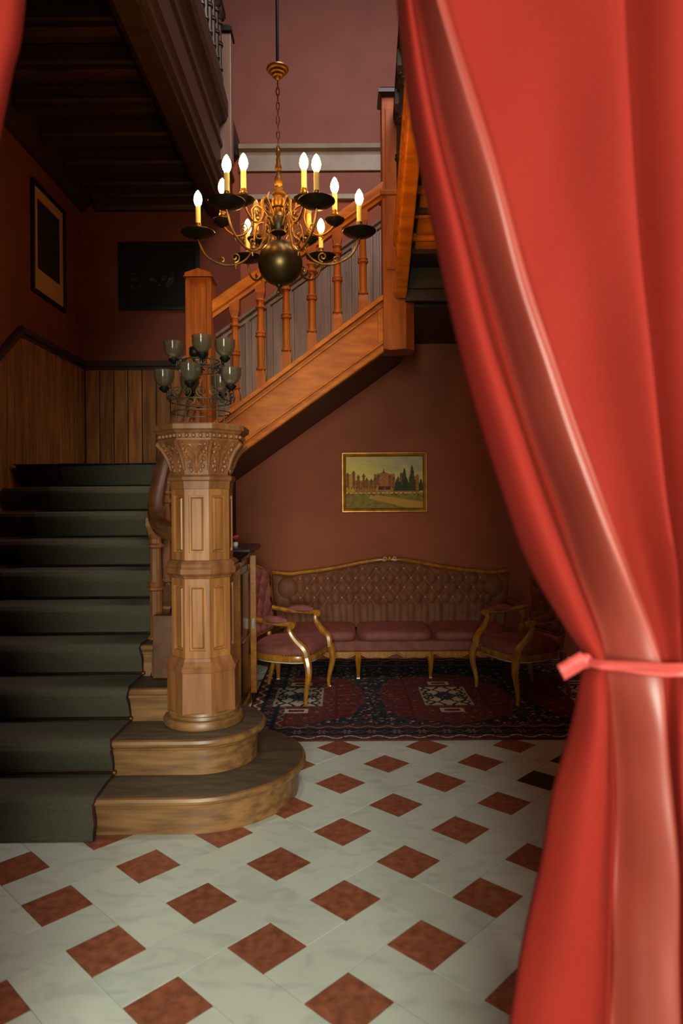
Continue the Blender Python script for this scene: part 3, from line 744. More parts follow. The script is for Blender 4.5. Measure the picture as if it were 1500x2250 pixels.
# ------------------------------------------------------------------ sofa
SX, SY = .468, 6.42
SO = thing('sofa', 'long brown-pink buttoned velvet sofa with serpentine gilded back against the back wall', 'sofa', (SX, SY, .013))
Lc = lambda mb, name, m, **k: mb.build(name, m, SO, local=True, **k)
HW = 1.15
def sofa_top(x):
    a = abs(x)
    return float(np.interp(a, [0, .12, .3, .5, .7, .85, .96, 1.05, 1.15], [1.00, .995, .965, .925, .895, .88, .865, .87, .885]))
def back_y(x, z):
    return .31+.10*(z-.45)-.10*max(0, abs(x)-.8)**1.2
nx, nz = 200, 44
V = []; F = []
for k in range(nz+1):
    for i in range(nx+1):
        x = -HW+2*HW*i/nx
        zt = sofa_top(x)-.012; zz = .36+(zt-.36)*k/nz
        edge = min(1, (HW-abs(x))/.05, (zt-zz)/.04+.0)
        h = tuft(x, zz-.545, .135, .185, .042)*max(edge, 0)**.5 if (.56 < zz < .93 and abs(x) < 1.0) else .03*max(edge, 0)**.5
        if zz <= .56: h = max(.022, tuft(x, .56-.545, .135, .185, .042))*max(edge, 0)**.5
        V.append((x*(1-.05*(1-k/nz)**2), back_y(x, zz)-.045-h, zz))
for k in range(nz):
    for i in range(nx):
        a = k*(nx+1)+i; F.append((a, a+1, a+nx+2, a+nx+1))
q = MB(); q.add(V, F)
# back side
V2 = [(x, back_y(x, z)+.03, z) for (x, y_, z) in V]
n0 = (nx+1)*(nz+1); q.add(V2, [tuple(reversed(f)) for f in F])
rim = [i for i in range(nx+1)]+[k*(nx+1)+nx for k in range(1, nz+1)]+[nz*(nx+1)+i for i in range(nx-1, -1, -1)]+[k*(nx+1) for k in range(nz-1, 0, -1)]
q.f += [(rim[i], rim[(i+1) % len(rim)], n0+rim[(i+1) % len(rim)], n0+rim[i]) for i in range(len(rim))]
back = Lc(q, 'backrest', 'mauvedark', smooth=60)
bme = MB().sphere((0, 0, 0), .013, 8, 5, (1, .6, 1)).mesh('button'); bme.materials.append(Mt['button'])
for a in range(-20, 21):
    for b in range(-20, 21):
        x = .0675*(a+b); zz = .545+.0925*(a-b)
        if .57 < zz < min(.93, sofa_top(x)-.035) and abs(x) < 1.0:
            o = link('button', bme, back); o.location = (x, back_y(x, zz)-.052, zz)
# gilded top rail
xs = [-HW+2*HW*i/60 for i in range(61)]
Lc(MB().tube([(x, back_y(x, sofa_top(x))-.01, sofa_top(x)) for x in xs], .02, 8), 'top_rail', 'gilt')
cr_ = MB()
for s_ in (-1, 1):
    cr_.tube(spiral((s_*.05, back_y(0, 1)-.035, 1.01), .03, 1.2, 'y', PI if s_ < 0 else 0, -s_), .008, 6)
    cr_.tube([(s_*.01, back_y(0, 1)-.035, 1.0), (s_*.09, back_y(0, 1)-.04, 1.0), (s_*.17, back_y(0, 1)-.035, .99)], [.01, .012, .004], 6)
cr_.sphere((0, back_y(0, 1)-.035, 1.01), .022, 10, 6, (1, .7, 1.2))
Lc(cr_, 'crest_carving', 'gilt')
for s_ in (-1, 1):
    pts = [(s_*HW, back_y(HW, z_)-.01, z_) for z_ in (.885, .80, .70)]+[(s_*(HW-.02), back_y(HW, .6)-.01, .6), (s_*(HW-.05), .28, .5), (s_*(HW-.05), .27, .36)]
    Lc(MB().tube([tuple(p) for p in cr_spline(pts, 4)], .02, 8), 'side_rail', 'gilt')
    # arm: padded, on a curved post
    Lc(MB().tube([tuple(p) for p in cr_spline([(s_*(HW-.03), .26, .585), (s_*(HW+.0), .10, .595), (s_*(HW+.01), -.08, .59), (s_*(HW-.01), -.2, .565)], 4)], .03, 8), 'arm_pad', 'mauve')
    Lc(MB().tube([tuple(p) for p in cr_spline([(s_*(HW-.01), -.2, .57), (s_*(HW+.01), -.24, .53), (s_*(HW-.0), -.20, .45), (s_*(HW-.04), -.26, .34)], 5)], [.026]*8+[.022]*8, 8), 'arm_post', 'gilt')
    Lc(MB().sphere((s_*(HW+.005), -.235, .565), .028, 10, 6), 'arm_knob', 'gilt')
    wp = MB(); wp.sphere((s_*1.0, back_y(1, .76)-.07, .735), .1, 14, 10, (1.0, .45, 1.1)); Lc(wp, 'wing_cushion', 'mauvedark')
# seat
def cushion(xc, wd, d, h, zb, yf):
    rings = []
    m = MB(); N_ = 10
    V = []; F = []
    for side in (1, -1):
        pass
    for k in range(7):
        t = k/6; z_ = zb+h*t; ins_ = .0 if 0 < k < 6 else .02
        if k in (1, 5): ins_ = .004
        ring = []
        for i in range(32):
            a = 2*PI*i/32; c_, s2 = math.cos(a), math.sin(a)
            e_ = .28
            xx = (wd/2-ins_)*abs(c_)**e_*(1 if c_ >= 0 else -1); yy = (d/2-ins_)*abs(s2)**e_*(1 if s2 >= 0 else -1)
            bul = .012*math.sin(PI*t)
            ring.append((xc+xx*(1+bul), yf+d/2+yy*(1+bul), z_))
        rings.append(ring)
    top = [[(xc+(p[0]-xc)*f_, yf+d/2+(p[1]-yf-d/2)*f_, zb+h+.022*(1-f_**2)) for p in rings[-1]] for f_ in (.8, .5, .2, .02)]
    m.loft(rings+top); return m
for k, xc in enumerate((-.70, -.02, .66)):
    Lc(cushion(xc+.02, .655, .57, .085, .325, -.325), 'seat_cushion', 'mauve', smooth=50)
Lc(MB().box(-1.08, -.31, .235, 1.08, .32, .328), 'seat_base', 'mauve', bevel=.015)
# scalloped gilded front rail
n = 120; top_, bot_ = [], []
for i in range(n+1):
    x = -1.08+2.16*i/n
    u = (x % .66)/.66
    wv = .018*math.cos(2*PI*(x/.332))*1.0+.012*math.cos(4*PI*x/.332)
    top_.append((x, .238)); bot_.append((x, .205+wv*.8-.004))
Lc(MB().prism(top_+bot_[::-1], 'y', -.335, -.30), 'front_rail', 'gilt', smooth=0)
Lc(MB().tube([(x, -.336, z_) for x, z_ in bot_[::2]], .009, 6), 'rail_bead', 'gilt')
for x in (-1.04, -.331, .31, 1.04):
    p, r_ = cabriole((x, -.31, .22), (x, -.33, .0), (0, -.03, 0), .034, .013); Lc(MB().tube(p, r_, 8), 'leg', 'gilt')
for x in (-1.0, 1.0):
    Lc(MB().tube([(x, .28, .25), (x, .30, .12), (x, .34, 0.0)], [.026, .02, .014], 8), 'leg', 'gilt')

# ------------------------------------------------------------------ armchairs (front = local -Y)
def armchair(label, loc, rz, tint):
    T = thing('armchair', label, 'armchair', loc, rz, 'pair of gilded armchairs by the sofa')
    L_ = lambda mb, name, m, **k: mb.build(name, m, T, local=True, **k)
    # seat outline, rounded
    def outl(s_, z_, n_=40):
        pts = []
        for i in range(n_):
            a = 2*PI*i/n_; c_, s2 = math.cos(a), math.sin(a)
            e_ = .62
            wd = .305 if s2 < 0 else .255
            wd = .28-.03*s2
            xx = wd*abs(c_)**e_*(1 if c_ >= 0 else -1); yy = .27*abs(s2)**(e_+.1)*(1 if s2 >= 0 else -1)
            pts.append((xx*s_, yy*s_, z_))
        return pts
    L_(MB().loft([outl(.96, .315), outl(1, .32), outl(1.02, .34), outl(1.0, .365), outl(.96, .375)]), 'seat_rail', 'gilt')
    L_(MB().loft([outl(.93, .305), outl(.93, .318)]), 'webbing', 'white')
    L_(MB().loft([outl(.97, .365), outl(1.0, .38), outl(1.005, .40), outl(.97, .43), outl(.85, .45), outl(.6, .462), outl(.3, .467), outl(.03, .468)]), 'seat', 'mauve', smooth=60)
    nl = MB()
    o_ = outl(1.012, .37, 90)
    for p in o_[46:]: nl.sphere(p, .0045, 5, 4)
    L_(nl, 'nail_trim', 'brass')
    # front legs, arm posts, arms
    for s_ in (-1, 1):
        p, r_ = cabriole((s_*.285, -.235, .36), (s_*.30, -.25, 0), (s_*.018, -.03, 0), .034, .014); L_(MB().tube(p, r_, 8), 'leg', 'gilt')
        L_(MB().tube([(s_*.235, .235, .36), (s_*.235, .25, .2), (s_*.24, .30, 0)], [.026, .022, .016], 8), 'leg', 'gilt')
        pts = cr_spline([(s_*.285, -.235, .34), (s_*.29, -.225, .42), (s_*.30, -.15, .50), (s_*.305, -.11, .565), (s_*.31, -.115, .61)], 5)
        rad = list(np.interp(np.linspace(0, 1, len(pts)), [0, .3, .6, 1], [.034, .032, .024, .018]))
        L_(MB().tube([tuple(p_) for p_ in pts], rad, 8), 'arm_post', 'gilt')
        L_(MB().tube([(s_*.31-.022, -.135, .615), (s_*.31+.022, -.135, .615)], .027, 10), 'arm_scroll', 'gilt')
        L_(MB().tube([tuple(p_) for p_ in cr_spline([(s_*.31, -.13, .622), (s_*.305, .0, .625), (s_*.275, .14, .635), (s_*.245, .265, .66)], 5)], .02, 8), 'arm_rail', 'gilt')
        L_(MB().tube([(s_*.308, -.09, .64), (s_*.306, -.02, .648), (s_*.297, .06, .65), (s_*.284, .115, .645)], [.02, .032, .032, .018], 10), 'arm_pad', 'mauve')
        L_(MB().tube([(s_*.19, .25, .36), (s_*.18, .265, .43), (s_*.19, .275, .52)], .022, 8), 'back_post', 'gilt')
    # back
    def hw(z_): return float(np.interp(z_, [.48, .52, .60, .68, .80, .90, .97, 1.01, 1.035], [.17, .205, .225, .215, .255, .275, .25, .17, .02]))
    def by(z_, x_): return .265+.19*(z_-.48)-.25*x_*x_
    nx_, nz_ = 40, 46; V = []; F = []
    for k in range(nz_+1):
        z_ = .485+(1.03-.485)*k/nz_; h_ = hw(z_)-.012
        for i in range(nx_+1):
            x_ = -h_+2*h_*i/nx_
            ed = max(0, min(1, (h_-abs(x_))/.04, (1.03-z_)/.04, (z_-.485)/.04))**.5
            V.append((x_, by(z_, x_)-.02-ed*(.012+tuft(x_, z_-.62, .14, .18, .035)), z_))
    for k in range(nz_):
        for i in range(nx_):
            a = k*(nx_+1)+i; F.append((a, a+1, a+nx_+2, a+nx_+1))
    q_ = MB(); q_.add(V, F); n0_ = len(V)
    q_.add([(x_, by(z_, x_)+.028, z_) for (x_, y_, z_) in V], [tuple(reversed(f)) for f in F])
    rim_ = [i for i in range(nx_+1)]+[k*(nx_+1)+nx_ for k in range(1, nz_+1)]+[nz_*(nx_+1)+i for i in range(nx_-1, -1, -1)]+[k*(nx_+1) for k in range(nz_-1, 0, -1)]
    q_.f += [(rim_[i], rim_[(i+1) % len(rim_)], n0_+rim_[(i+1) % len(rim_)], n0_+rim_[i]) for i in range(len(rim_))]
    bk = L_(q_, 'backrest', tint, smooth=60)
    for a in range(-6, 7):
        for b in range(-6, 7):
            x_ = .07*(a+b); z_ = .62+.09*(a-b)
            if .56 < z_ < .99 and abs(x_) < hw(z_)-.05:
                o = link('button', bme, bk); o.location = (x_, by(z_, x_)-.036, z_)
    zz = np.linspace(.485, 1.035, 26)
    loop_ = [(hw(z_), by(z_, hw(z_))-.005, z_) for z_ in zz]+[(-hw(z_), by(z_, hw(z_))-.005, z_) for z_ in zz[::-1]]
    L_(MB().tube(loop_, .018, 8, closed=True), 'back_frame', 'gilt')
    return T
c1 = Vector((-.186, 5.576)); d1 = Vector((.96, -.29)); p = c1-d1*.25
armchair('gilded armchair with mauve seat at the left end of the sofa, facing right', (p.x, p.y, .013), math.radians(73.2), 'mauve')
c2 = Vector((1.2145, 5.527)); d2 = Vector((-.932, -.363)); p = c2-d2*.25
armchair('gilded armchair with mauve seat half behind the red curtain, facing left', (p.x, p.y, .013), math.radians(-68.7), 'mauvedark')

# ------------------------------------------------------------------ cabinet behind the column
CB = thing('cabinet', 'upright cabinet with black top and yellow veneered side behind the newel column', 'cabinet', (-.88, 5.2, 0))
MB().box(-1.05, 4.96, .05, -.745, 5.42, 1.15).build('body', 'mahogany', CB, smooth=0)
MB().box(-1.05, 4.94, .0, -.733, 4.962, 1.15).build('side_panel', 'veneer', CB, smooth=0, label='yellow veneered near side')
MB().box(-1.055, 4.93, 0, -.725, 5.43, .07).build('plinth', 'veneer', CB, smooth=0)
dr = MB().box(-.748, 4.99, .1, -.735, 5.385, 1.1).build('door', 'mahogany', CB, smooth=0)
MB().box(-.737, 5.04, .6, -.728, 5.34, 1.05).build('door_panel', 'mahogany', dr, smooth=0, bevel=.006)
MB().box(-.737, 5.04, .15, -.728, 5.34, .55).build('door_panel', 'mahogany', dr, smooth=0, bevel=.006)
ps = MB().box(-.722, 5.40, .085, -.676, 5.43, 1.165).build('door_edge', 'veneer', CB, smooth=0, bevel=.003, label='pale edge of the open door')
MB().box(-.711, 5.397, .59, -.688, 5.402, .67).build('lock_plate', 'chrome', ps, smooth=0)
MB().lathe([(.016, .085), (.018, .06), (.012, .02), (.014, .0)], (-.699, 5.415), 10).build('foot', 'ebony', ps)
MB().loft([[(-1.06, 5.45-d_, z_) for z_, d_ in ()] or [(-1.05, 4.93-e_, z_), (-.735+e_, 4.93-e_, z_), (-.735+e_, 5.44+e_, z_), (-1.05, 5.44+e_, z_)] for e_, z_ in ((.0, 1.145), (.012, 1.155), (.02, 1.175), (.055, 1.2), (.075, 1.215), (.085, 1.23), (.085, 1.245), (.07, 1.252))]).build('cornice', 'ebony', CB, smooth=0)
MB().box(-.80, 4.922, 1.125, -.715, 4.97, 1.15).build('corner_capital', 'veneer', CB, smooth=0, bevel=.004)
VP = thing('flower_pot', 'tiny white pot with a red flower on the black cabinet top', 'flower pot', (-.79, 5.12, 1.252))
MB().lathe([(.01, 1.252), (.016, 1.253), (.02, 1.27), (.018, 1.278), (.02, 1.285), (.017, 1.286)], (-.79, 5.12), 14).build('pot', 'porcelain', VP)
fm = MB()
for k in range(9):
    a = k*2.4; fm.sphere((-.79+.018*math.cos(a)*(k > 0), 5.12+.018*math.sin(a)*(k > 0), 1.312+.006*(k % 3)), .013, 7, 5)
fm.build('blossom', 'flower', VP)
MB().tube([(-.79, 5.12, 1.28), (-.788, 5.12, 1.31)], .004, 5).build('stem', 'leaf', VP)

# ------------------------------------------------------------------ pictures
def frame_mesh(P, w_, h_, prof):
    """prof: (inset, depth) polyline, swept round the rectangle; P(u,v,d) maps to world"""
    m = MB(); rings = []
    for (u, v, su, sv) in ((-w_/2, -h_/2, 1, 1), (w_/2, -h_/2, -1, 1), (w_/2, h_/2, -1, -1), (-w_/2, h_/2, 1, -1)):
        rings.append([P(u+su*i_, v+sv*i_, d_) for i_, d_ in prof])
    return m.loft(rings, loop=True)
gold_prof = [(0, 0), (0, .022), (.006, .03), (.014, .03), (.02, .022), (.026, .02), (.034, .024), (.042, .016), (.05, .012), (.05, 0)]
blk_prof = [(0, 0), (0, .026), (.01, .03), (.03, .026), (.036, .012), (.036, 0)]
# castle painting
cx_, cz_, w_, h_ = .434, 1.776, .862, .606
Pb = lambda u, v, d: (cx_+u, YB-.006-d, cz_+v)
PT = thing('painting', 'gold-framed landscape painting of a castle on the wall above the sofa', 'painting', (cx_, YB-.006, cz_))
frame_mesh(Pb, w_, h_, gold_prof).build('frame', 'goldframe', PT, smooth=25)
nx, ny = 190, 130
U, V_ = np.meshgrid(np.linspace(0, 1, nx), np.linspace(0, 1, ny))
def vnoise(u, v, f, seed):
    r_ = np.random.default_rng(seed).random((70, 70))
    x_, y_ = u*f, v*f; i, j = x_.astype(int), y_.astype(int); a, b = x_-i, y_-j
    a = a*a*(3-2*a); b = b*b*(3-2*b)
    return (r_[j, i]*(1-a)+r_[j, i+1]*a)*(1-b)+(r_[j+1, i]*(1-a)+r_[j+1, i+1]*a)*b
n1 = vnoise(U, V_, 9, 1); n2 = vnoise(U, V_, 32, 2); n3 = vnoise(U, V_, 66, 3)
def mix(a, b, t): return lin(a)*(1-t[..., None])+lin(b)*t[..., None]
col = mix((206, 184, 104), (150, 148, 132), np.clip((U-.15)*1.1*(.4+n1)+(V_-.7), 0, 1))
col += ((n2-.5)*.05)[..., None]
lawn = V_ < .28
g_ = mix((132, 116, 46), (104, 92, 38), n2); g_[(V_ < .26-(U-.35)*.22) & (V_ > .2-(U-.25)*.36) & (U > .3)] = lin((172, 128, 66))
col[lawn] = g_[lawn]
def blockr(u0, u1, v0, v1, c, c2=None):
    mk_ = (U > u0) & (U < u1) & (V_ > v0) & (V_ < v1); cc = mix(c, c2 or c, n3); col[mk_] = cc[mk_]
def spire(uc, wd, v0, v1, c):
    mk_ = (V_ > v0) & (V_ < v1) & (np.abs(U-uc) < wd*(v1-V_)/(v1-v0)); col[mk_] = lin(c)
br, br2 = (176, 118, 56), (136, 84, 40)
blockr(.03, .96, .30, .5, br, br2); blockr(.10, .38, .3, .54, (160, 112, 54), br2)
blockr(.0, .12, .31, .66, (196, 150, 68), (160, 116, 54)); blockr(.36, .64, .32, .66, (178, 112, 54), br2)
for k, (uc, t_) in enumerate(((.02, .7), (.10, .74), (.16, .66), (.23, .68), (.27, .6), (.33, .58), (.38, .62), (.42, .68), (.57, .66), (.62, .62), (.68, .62), (.72, .7), (.93, .66))):
    blockr(uc-.018, uc+.018, .4, t_-.07, br2, (112, 72, 38)); spire(uc, .026, t_-.07, t_, (96, 72, 42))
spire(.49, .1, .64, .71, (150, 96, 52)); spire(.49, .012, .68, .77, (80, 60, 38))
blockr(.86, .95, .3, .62, (160, 110, 58), br2)
for k in range(26):
    uc = .03+k*.034
    if not .42 < uc < .58: blockr(uc, uc+.011, .37, .42, (98, 62, 34)); blockr(uc, uc+.010, .45, .49, (104, 66, 36))
blockr(.42, .58, .35, .42, (70, 48, 30)); blockr(.40, .42, .34, .44, br); blockr(.5, .505, .34, .42, br)
for uc, wd, v1, c in ((.66, .04, .56, (52, 60, 34)), (.70, .05, .52, (48, 56, 32)), (.76, .05, .78, (64, 62, 36)), (.78, .06, .6, (46, 54, 32)), (.86, .055, .83, (62, 60, 36)), (.975, .04, .56, (50, 56, 34))):
    mk_ = (V_ > .33) & (V_ < v1) & (np.abs(U-uc) < wd*((v1-V_)/(v1-.33))**.6*(.7+.6*n3)); col[mk_] = (lin(c)*(0.7+.6*n2[..., None]))[mk_]
for k in range(40):
    uc = (k*.618) % 1; mk_ = np.hypot((U-uc)*1.4, V_-(.27+.02*math.sin(k*3.1))) < .017+.008*math.sin(k); col[mk_] = lin((104, 82, 40) if k % 3 else (150, 116, 70))
pos = np.stack([cx_+(U-.5)*(w_-.09), np.full_like(U, YB-.006-.014), cz_+(V_-.5)*(h_-.09)], -1)-np.array([cx_, YB-.006, cz_])
grid_mesh('canvas', pos, np.clip(col*np.array([1.3, 1.2, 1.0]), 0, 1), 'print', PT)
# dark painting on the landing wall
dx_, dz_ = -1.816, 3.869
PD = thing('painting', 'black-framed very dark painting on the landing wall behind the newel post', 'painting', (dx_, YB-.006, dz_))
Pd = lambda u, v, d: (dx_+u, YB-.006-d, dz_+v)
frame_mesh(Pd, .815, .685, [(a*1.6, d) for a, d in blk_prof]).build('frame', 'blackframe', PD, smooth=25)
U, V_ = np.meshgrid(np.linspace(0, 1, 80), np.linspace(0, 1, 70))
n2 = vnoise(U, V_, 18, 5); n3 = vnoise(U, V_, 40, 6)
col = np.zeros(U.shape+(3,)); col[:] = lin((20, 17, 14))
mk_ = (np.abs(V_-.42) < .14) & (n2 > .62) & (np.abs(U-.4) < .3); col[mk_] = lin((52, 42, 30)); mk_ &= n3 > .7; col[mk_] = lin((84, 70, 50))
pos = np.stack([(U-.5)*.72, np.full_like(U, -.010), (V_-.5)*.59], -1); grid_mesh('canvas', pos, col, 'print', PD)
# print with cream mat on the left wall
ly, lz = 6.135, 3.856
PL = thing('framed_print', 'black-framed dark print with a wide cream mat on the left wall', 'picture', (XL, ly, lz))
Pl = lambda u, v, d: (XL+.003+d, ly+u, lz+v)
frame_mesh(Pl, .69, .955, [(a*1.0, d) for a, d in blk_prof]).build('frame', 'blackframe', PL, smooth=25)
q = MB(); q.add([Pl(u, v, d) for d in (0, .008) for u, v in ((-.33, -.46), (.33, -.46), (.33, .46), (-.33, .46))], [(0, 1, 2, 3), (4, 5, 6, 7), (0, 1, 5, 4), (1, 2, 6, 5), (2, 3, 7, 6), (3, 0, 4, 7)]); q.build('mat_board', 'mat', PL, smooth=0)
U, V_ = np.meshgrid(np.linspace(0, 1, 70), np.linspace(0, 1, 90)); n2 = vnoise(U, V_, 14, 8); n3 = vnoise(U, V_, 40, 9)
col = mix((58, 44, 28), (24, 20, 14), n2*.6+n3*.4)
pos = np.stack([np.full_like(U, .012), (U-.5)*.46, .05+(V_-.5)*.60], -1); grid_mesh('printed_sheet', pos, col, 'print', PL)

# ------------------------------------------------------------------ candelabra on the column
KX, KY, KZ = -.767, 3.78, 1.993
CD = thing('candelabra', 'scrolled wire candelabra with ribbed glass cups standing on the newel column', 'candelabra', (KX, KY, KZ))
fr = MB()
for k in range(4):
    a = PI/4+k*PI/2; c_, s_ = math.cos(a), math.sin(a)
    fr.tube([(KX+.155*c_, KY+.155*s_, KZ), (KX+.155*c_, KY+.155*s_, KZ+.14), (KX+.10*c_, KY+.10*s_, KZ+.20), (KX+.09*c_, KY+.09*s_, KZ+.36)], .004, 6)
for r_, z_ in ((.16, .075), (.165, .135), (.11, .31), (.10, .36)):
    fr.tube([(KX+r_*math.cos(2*PI*i/28), KY+r_*math.sin(2*PI*i/28), KZ+z_) for i in range(28)], .0035, 6, closed=True)
fr.tube([(KX, KY, KZ+.30), (KX, KY, KZ+.36)], .006, 6)
for a in (0, PI/2): fr.tube([(KX-.10*math.cos(a), KY-.10*math.sin(a), KZ+.33), (KX+.10*math.cos(a), KY+.10*math.sin(a), KZ+.33)], .004, 6)
fr.build('wire_frame', 'wire', CD)
def scrolls(r_, zc, cnt, rs, name='scroll', off=0):
    for k in range(cnt):
        a = 2*PI*(k+off)/cnt; c_, s_ = math.sin(a), -math.cos(a); t_ = (math.cos(a), math.sin(a))
        m = MB()
        for sg in (-1, 1):
            pts = []
            for q_ in range(18):
                t = q_/17; rr = rs*(1-.85*t); an = -PI/2+sg*1.7*2*PI*t
                u = sg*rs*.95+rr*math.cos(an); v = rr*math.sin(an)
                pts.append((KX+c_*r_+t_[0]*u, KY+s_*r_+t_[1]*u, KZ+zc+v))
            m.tube(pts, .0032, 5)
        m.build(name, 'wire', CD)
scrolls(.175, .17, 8, .032, off=.5); scrolls(.12, .335, 6, .028, off=.5)
def cup(ang, r_, z_):
    a = math.radians(ang); x_, y_ = KX+r_*math.sin(a), KY-r_*math.cos(a)
    m = MB(); rings = []; seg = 32
    prof_ = [(.016, 0), (.030, .012), (.046, .030), (.053, .056), (.052, .080), (.055, .090), (.052, .090), (.048, .08), (.049, .057), (.042, .032), (.027, .016), (.012, .006)]
    for r0, zz in prof_:
        rings.append([(x_+r0*(1+.05*math.cos(8*2*PI*i/seg))*math.cos(2*PI*i/seg), y_+r0*(1+.05*math.cos(8*2*PI*i/seg))*math.sin(2*PI*i/seg), KZ+z_+zz) for i in range(seg)])
    m.loft(rings); o = m.build('glass_cup', 'glass', CD, smooth=60)
    MB().lathe([(.02, -.012), (.03, -.008), (.026, .001), (.012, .004)], (0, 0), 12).v
    h_ = MB(); h_.lathe([(.008, KZ+z_-.03), (.028, KZ+z_-.012), (.03, KZ+z_-.004), (.018, KZ+z_+.002)], (x_, y_), 12)
    h_.tube([(x_, y_, KZ+z_-.025), (KX+(r_-.05)*math.sin(a), KY-(r_-.05)*math.cos(a), KZ+z_-.05)], .004, 5)
    h_.build('cup_holder', 'iron', o)
for a in (-5, -82, 66, -150, 155): cup(a, .195, .215)
for a in (-88, 15, 75, -165): cup(a, .145, .375)
MB().sphere((KX-.02, KY-.06, KZ+.40), .03, 14, 10).build('knob', 'iron', CD)

# ------------------------------------------------------------------ curtains
ROWS = [
    (2.960, [0.070, 0.085, 0.095, 0.080, 0.090, 0.495, 0.535, 0.86]),
    (2.740, [0.100, 0.116, 0.128, 0.122, 0.140, 0.505, 0.546, 0.852]),
    (2.514, [0.1186, 0.1428, 0.1644, 0.175, 0.1938, 0.5142, 0.5552, 0.8427]),
    (2.321, [0.1382, 0.1773, 0.2004, 0.2332, 0.2536, 0.5227, 0.5651, 0.8324]),
    (2.128, [0.1765, 0.2251, 0.2489, 0.2881, 0.3075, 0.5346, 0.5777, 0.8222]),
    (1.934, [0.2156, 0.2772, 0.3063, 0.3389, 0.3606, 0.5482, 0.592, 0.8119]),
    (1.741, [0.2644, 0.3381, 0.3602, 0.4038, 0.4262, 0.5659, 0.6108, 0.7928]),
    (1.569, [0.3178, 0.4001, 0.424, 0.463, 0.4854, 0.5855, 0.6296, 0.7739]),
    (1.440, [0.3653, 0.4449, 0.4632, 0.5135, 0.5347, 0.6029, 0.648, 0.7465]),
    (1.328, [0.4266, 0.484, 0.4961, 0.5606, 0.5769, 0.6205, 0.6564, 0.7072]),
    (1.264, [0.4669, 0.5025, 0.5102, 0.5845, 0.5959, 0.626, 0.6531, 0.6853]),
    (1.225, [0.457, 0.5048, 0.5134, 0.5901, 0.599, 0.6223, 0.6467, 0.6676]),
    (1.139, [0.4419, 0.5062, 0.5265, 0.5917, 0.6033, 0.6148, 0.6462, 0.6559]),
    (1.010, [0.404, 0.5034, 0.5308, 0.5999, 0.6116, 0.6147, 0.6435, 0.6496]),
    (0.881, [0.381, 0.5007, 0.5307, 0.6056, 0.6156, 0.617, 0.6451, 0.6486]),
    (0.752, [0.3528, 0.497, 0.5235, 0.6096, 0.618, 0.6186, 0.6459, 0.6485]),
    (0.581, [0.3199, 0.4896, 0.5195, 0.6091, 0.6175, 0.6181, 0.6454, 0.6472]),
    (0.300, [0.28, 0.48, 0.514, 0.608, 0.617, 0.618, 0.645, 0.647]),
    (0.012, [0.25, 0.47, 0.51, 0.607, 0.617, 0.618, 0.645, 0.647])]
CU = thing('curtain', 'large red velvet curtain tied back at the right side of the doorway', 'curtain', (.5, 1.3, 0))
D8 = [.035, .03, .05, -.045, -.03, -.035, .03, .03]
def curtain_rows():
    out = []
    for z_, c in ROWS:
        sq = 1 if z_ > 1.42 else (.55 if 1.2 < z_ < 1.35 else .8)
        px = [c[0], c[0]*.97+c[1]*.03, c[0]*.75+c[1]*.25, (c[0]+c[1])/2, c[0]*.2+c[1]*.8, c[1], c[2], c[2]*.65+c[3]*.35, c[2]*.32+c[3]*.68, c[3], c[4], c[4]*.5+c[5]*.5, c[5], c[5]-.010*min(1, (c[7]-c[5])*8), c[5]+.15*(c[7]-c[5]), c[5]+.38*(c[7]-c[5]), c[7]]
        d = [.04, .015, -.024, -.032, -.008, .03, .062, .008, -.032, -.046, -.026, -.022, -.058, .085, .035, -.03, .03]
        out.append([z_]+px+[1.3+sq*q_ for q_ in d])
    return np.array(out)
cr_rows = cr_spline(curtain_rows(), 9)
NCP = 17; sub = 7
sheet = []
for r_ in cr_rows:
    z_ = r_[0]
    cpts = cr_spline(np.stack([r_[1:1+NCP], r_[1+NCP:1+2*NCP]], -1), sub)
    row = []
    for i, (x_, y_) in enumerate(cpts):
        wr = .004*math.sin(9*x_+7*z_)+.0025*math.sin(31*x_-11*z_+1)
        if z_ < 1.2: wr += .006*math.sin(17*z_+23*x_)*min(1, (1.2-z_)*3)*(1 if i > 6*sub else .3)
        row.append((x_, y_+wr, z_))
    sheet.append(row)
sheet = np.array(sheet)
ia, ib = 6*sub, 10*sub
def sheet_part(name, m, a, b):
    mb = MB(); sub_ = sheet[:, a:b+1]
    ny_, nx_ = sub_.shape[:2]
    mb.add([tuple(p_) for p_ in sub_.reshape(-1, 3)], [(k*nx_+i, k*nx_+i+1, (k+1)*nx_+i+1, (k+1)*nx_+i) for k in range(ny_-1) for i in range(nx_-1)])
    o = mb.build(name, m, CU, smooth=80)
    s_ = o.modifiers.new('thick', 'SOLIDIFY'); s_.thickness = .003; s_.offset = 0
    return o
sheet_part('leading_fold', 'velvet', 0, ia); sheet_part('satin_lining', 'satin', ia, ib)['label'] = 'pink-red satin lining turned outward'; sheet_part('velvet_panel', 'velvet', ib, sheet.shape[1]-1)
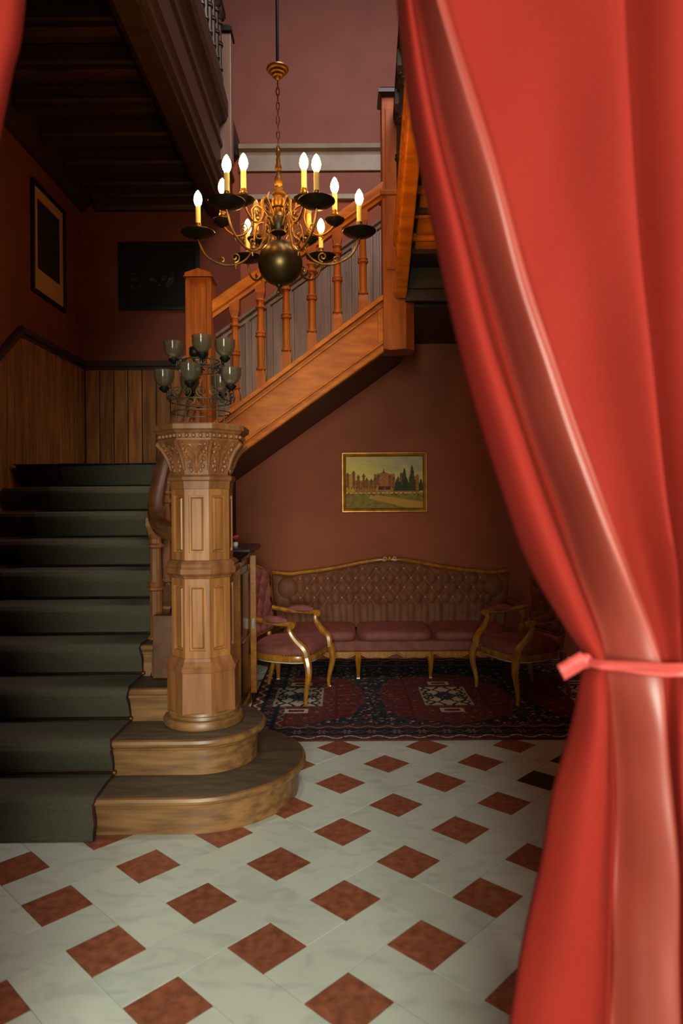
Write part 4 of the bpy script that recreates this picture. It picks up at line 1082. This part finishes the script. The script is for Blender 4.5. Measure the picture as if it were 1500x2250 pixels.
# tie band
TB = thing('curtain_tie', 'pink satin ribbon tied round the red curtain at the right', 'curtain tie', (.55, 1.27, 1.26))
def band_path():
    front = [(.455, 1.305), (.462, 1.285), (.48, 1.272), (.51, 1.277), (.545, 1.262), (.585, 1.250), (.625, 1.252), (.665, 1.275), (.70, 1.31)]
    backp = [(.70, 1.35), (.62, 1.37), (.52, 1.365), (.47, 1.34)]
    return front+backp
bp_ = band_path(); rings = []
for k, (x_, y_) in enumerate(bp_):
    nxt = bp_[(k+1) % len(bp_)]; prv = bp_[k-1]
    t_ = Vector((nxt[0]-prv[0], nxt[1]-prv[1])).normalized(); n_ = Vector((t_.y, -t_.x))
    wd = float(np.interp(x_, [.455, .50, .56, .70], [.008, .009, .013, .012]))
    zc = float(np.interp(x_, [.455, .50, .60, .70], [1.268, 1.262, 1.259, 1.262]))
    ring = []
    for q_, (o_, b_) in enumerate(((-1, .0), (-.75, .004), (-.3, .0015), (-.05, .005), (.3, .001), (.7, .005), (1, .0), (.6, -.003), (-.6, -.003))):
        ring.append((x_+n_.x*(b_+.004), y_+n_.y*(b_+.004), zc+o_*wd))
    rings.append(ring)
big = []
R_ = np.array(rings)
idx = list(range(len(rings)))
q = MB(); q.loft([[tuple(p_) for p_ in r_] for r_ in R_], loop=True); q.build('band', 'ribbon', TB, smooth=60)
kn = MB()
kn.loft([[(.452-.046*t-.0155*c_*.45, 1.288-.006*t+.008*s_, 1.272-.024*t+.0155*c_*.89) for c_, s_ in ((math.cos(a), math.sin(a)) for a in np.linspace(0, 2*PI, 12, endpoint=False))] for t in (0, .12, .35, .7, 1.0)])
kn.build('bow_end', 'ribbon', TB, smooth=50)
MB().sphere((.455, 1.29, 1.268), .013, 10, 8, (1, .8, 1.1)).build('knot', 'ribbon', TB)
# left curtain, only its inner edge is in view
C2 = thing('curtain', 'matching red curtain at the left side of the doorway, only a corner showing', 'curtain', (-.8, 1.3, 0))
rows = [(2.96, -.575, -.96), (2.522, -.616, -.965), (2.40, -.641, -.967), (2.1, -.705, -.97), (1.7, -.80, -.972), (1.27, -.90, -.975), (1.1, -.89, -.975), (.6, -.84, -.975), (.012, -.80, -.975)]
rr = cr_spline(rows, 8); mb = MB(); nn = 40
V = []
for z_, xa, xb in rr:
    for i in range(nn+1):
        t = i/nn; V.append((xa+(xb-xa)*t, 1.30+.03*math.sin(t*PI*5+.6)*(1-.3*t)*(abs(xa-xb)/.35)**.3+(.03 if i == 0 else 0), z_))
mb.add(V, [(k*(nn+1)+i, k*(nn+1)+i+1, (k+1)*(nn+1)+i+1, (k+1)*(nn+1)+i) for k in range(len(rr)-1) for i in range(nn)])
o = mb.build('velvet_panel', 'velvet', C2, smooth=80); s_ = o.modifiers.new('thick', 'SOLIDIFY'); s_.thickness = .003
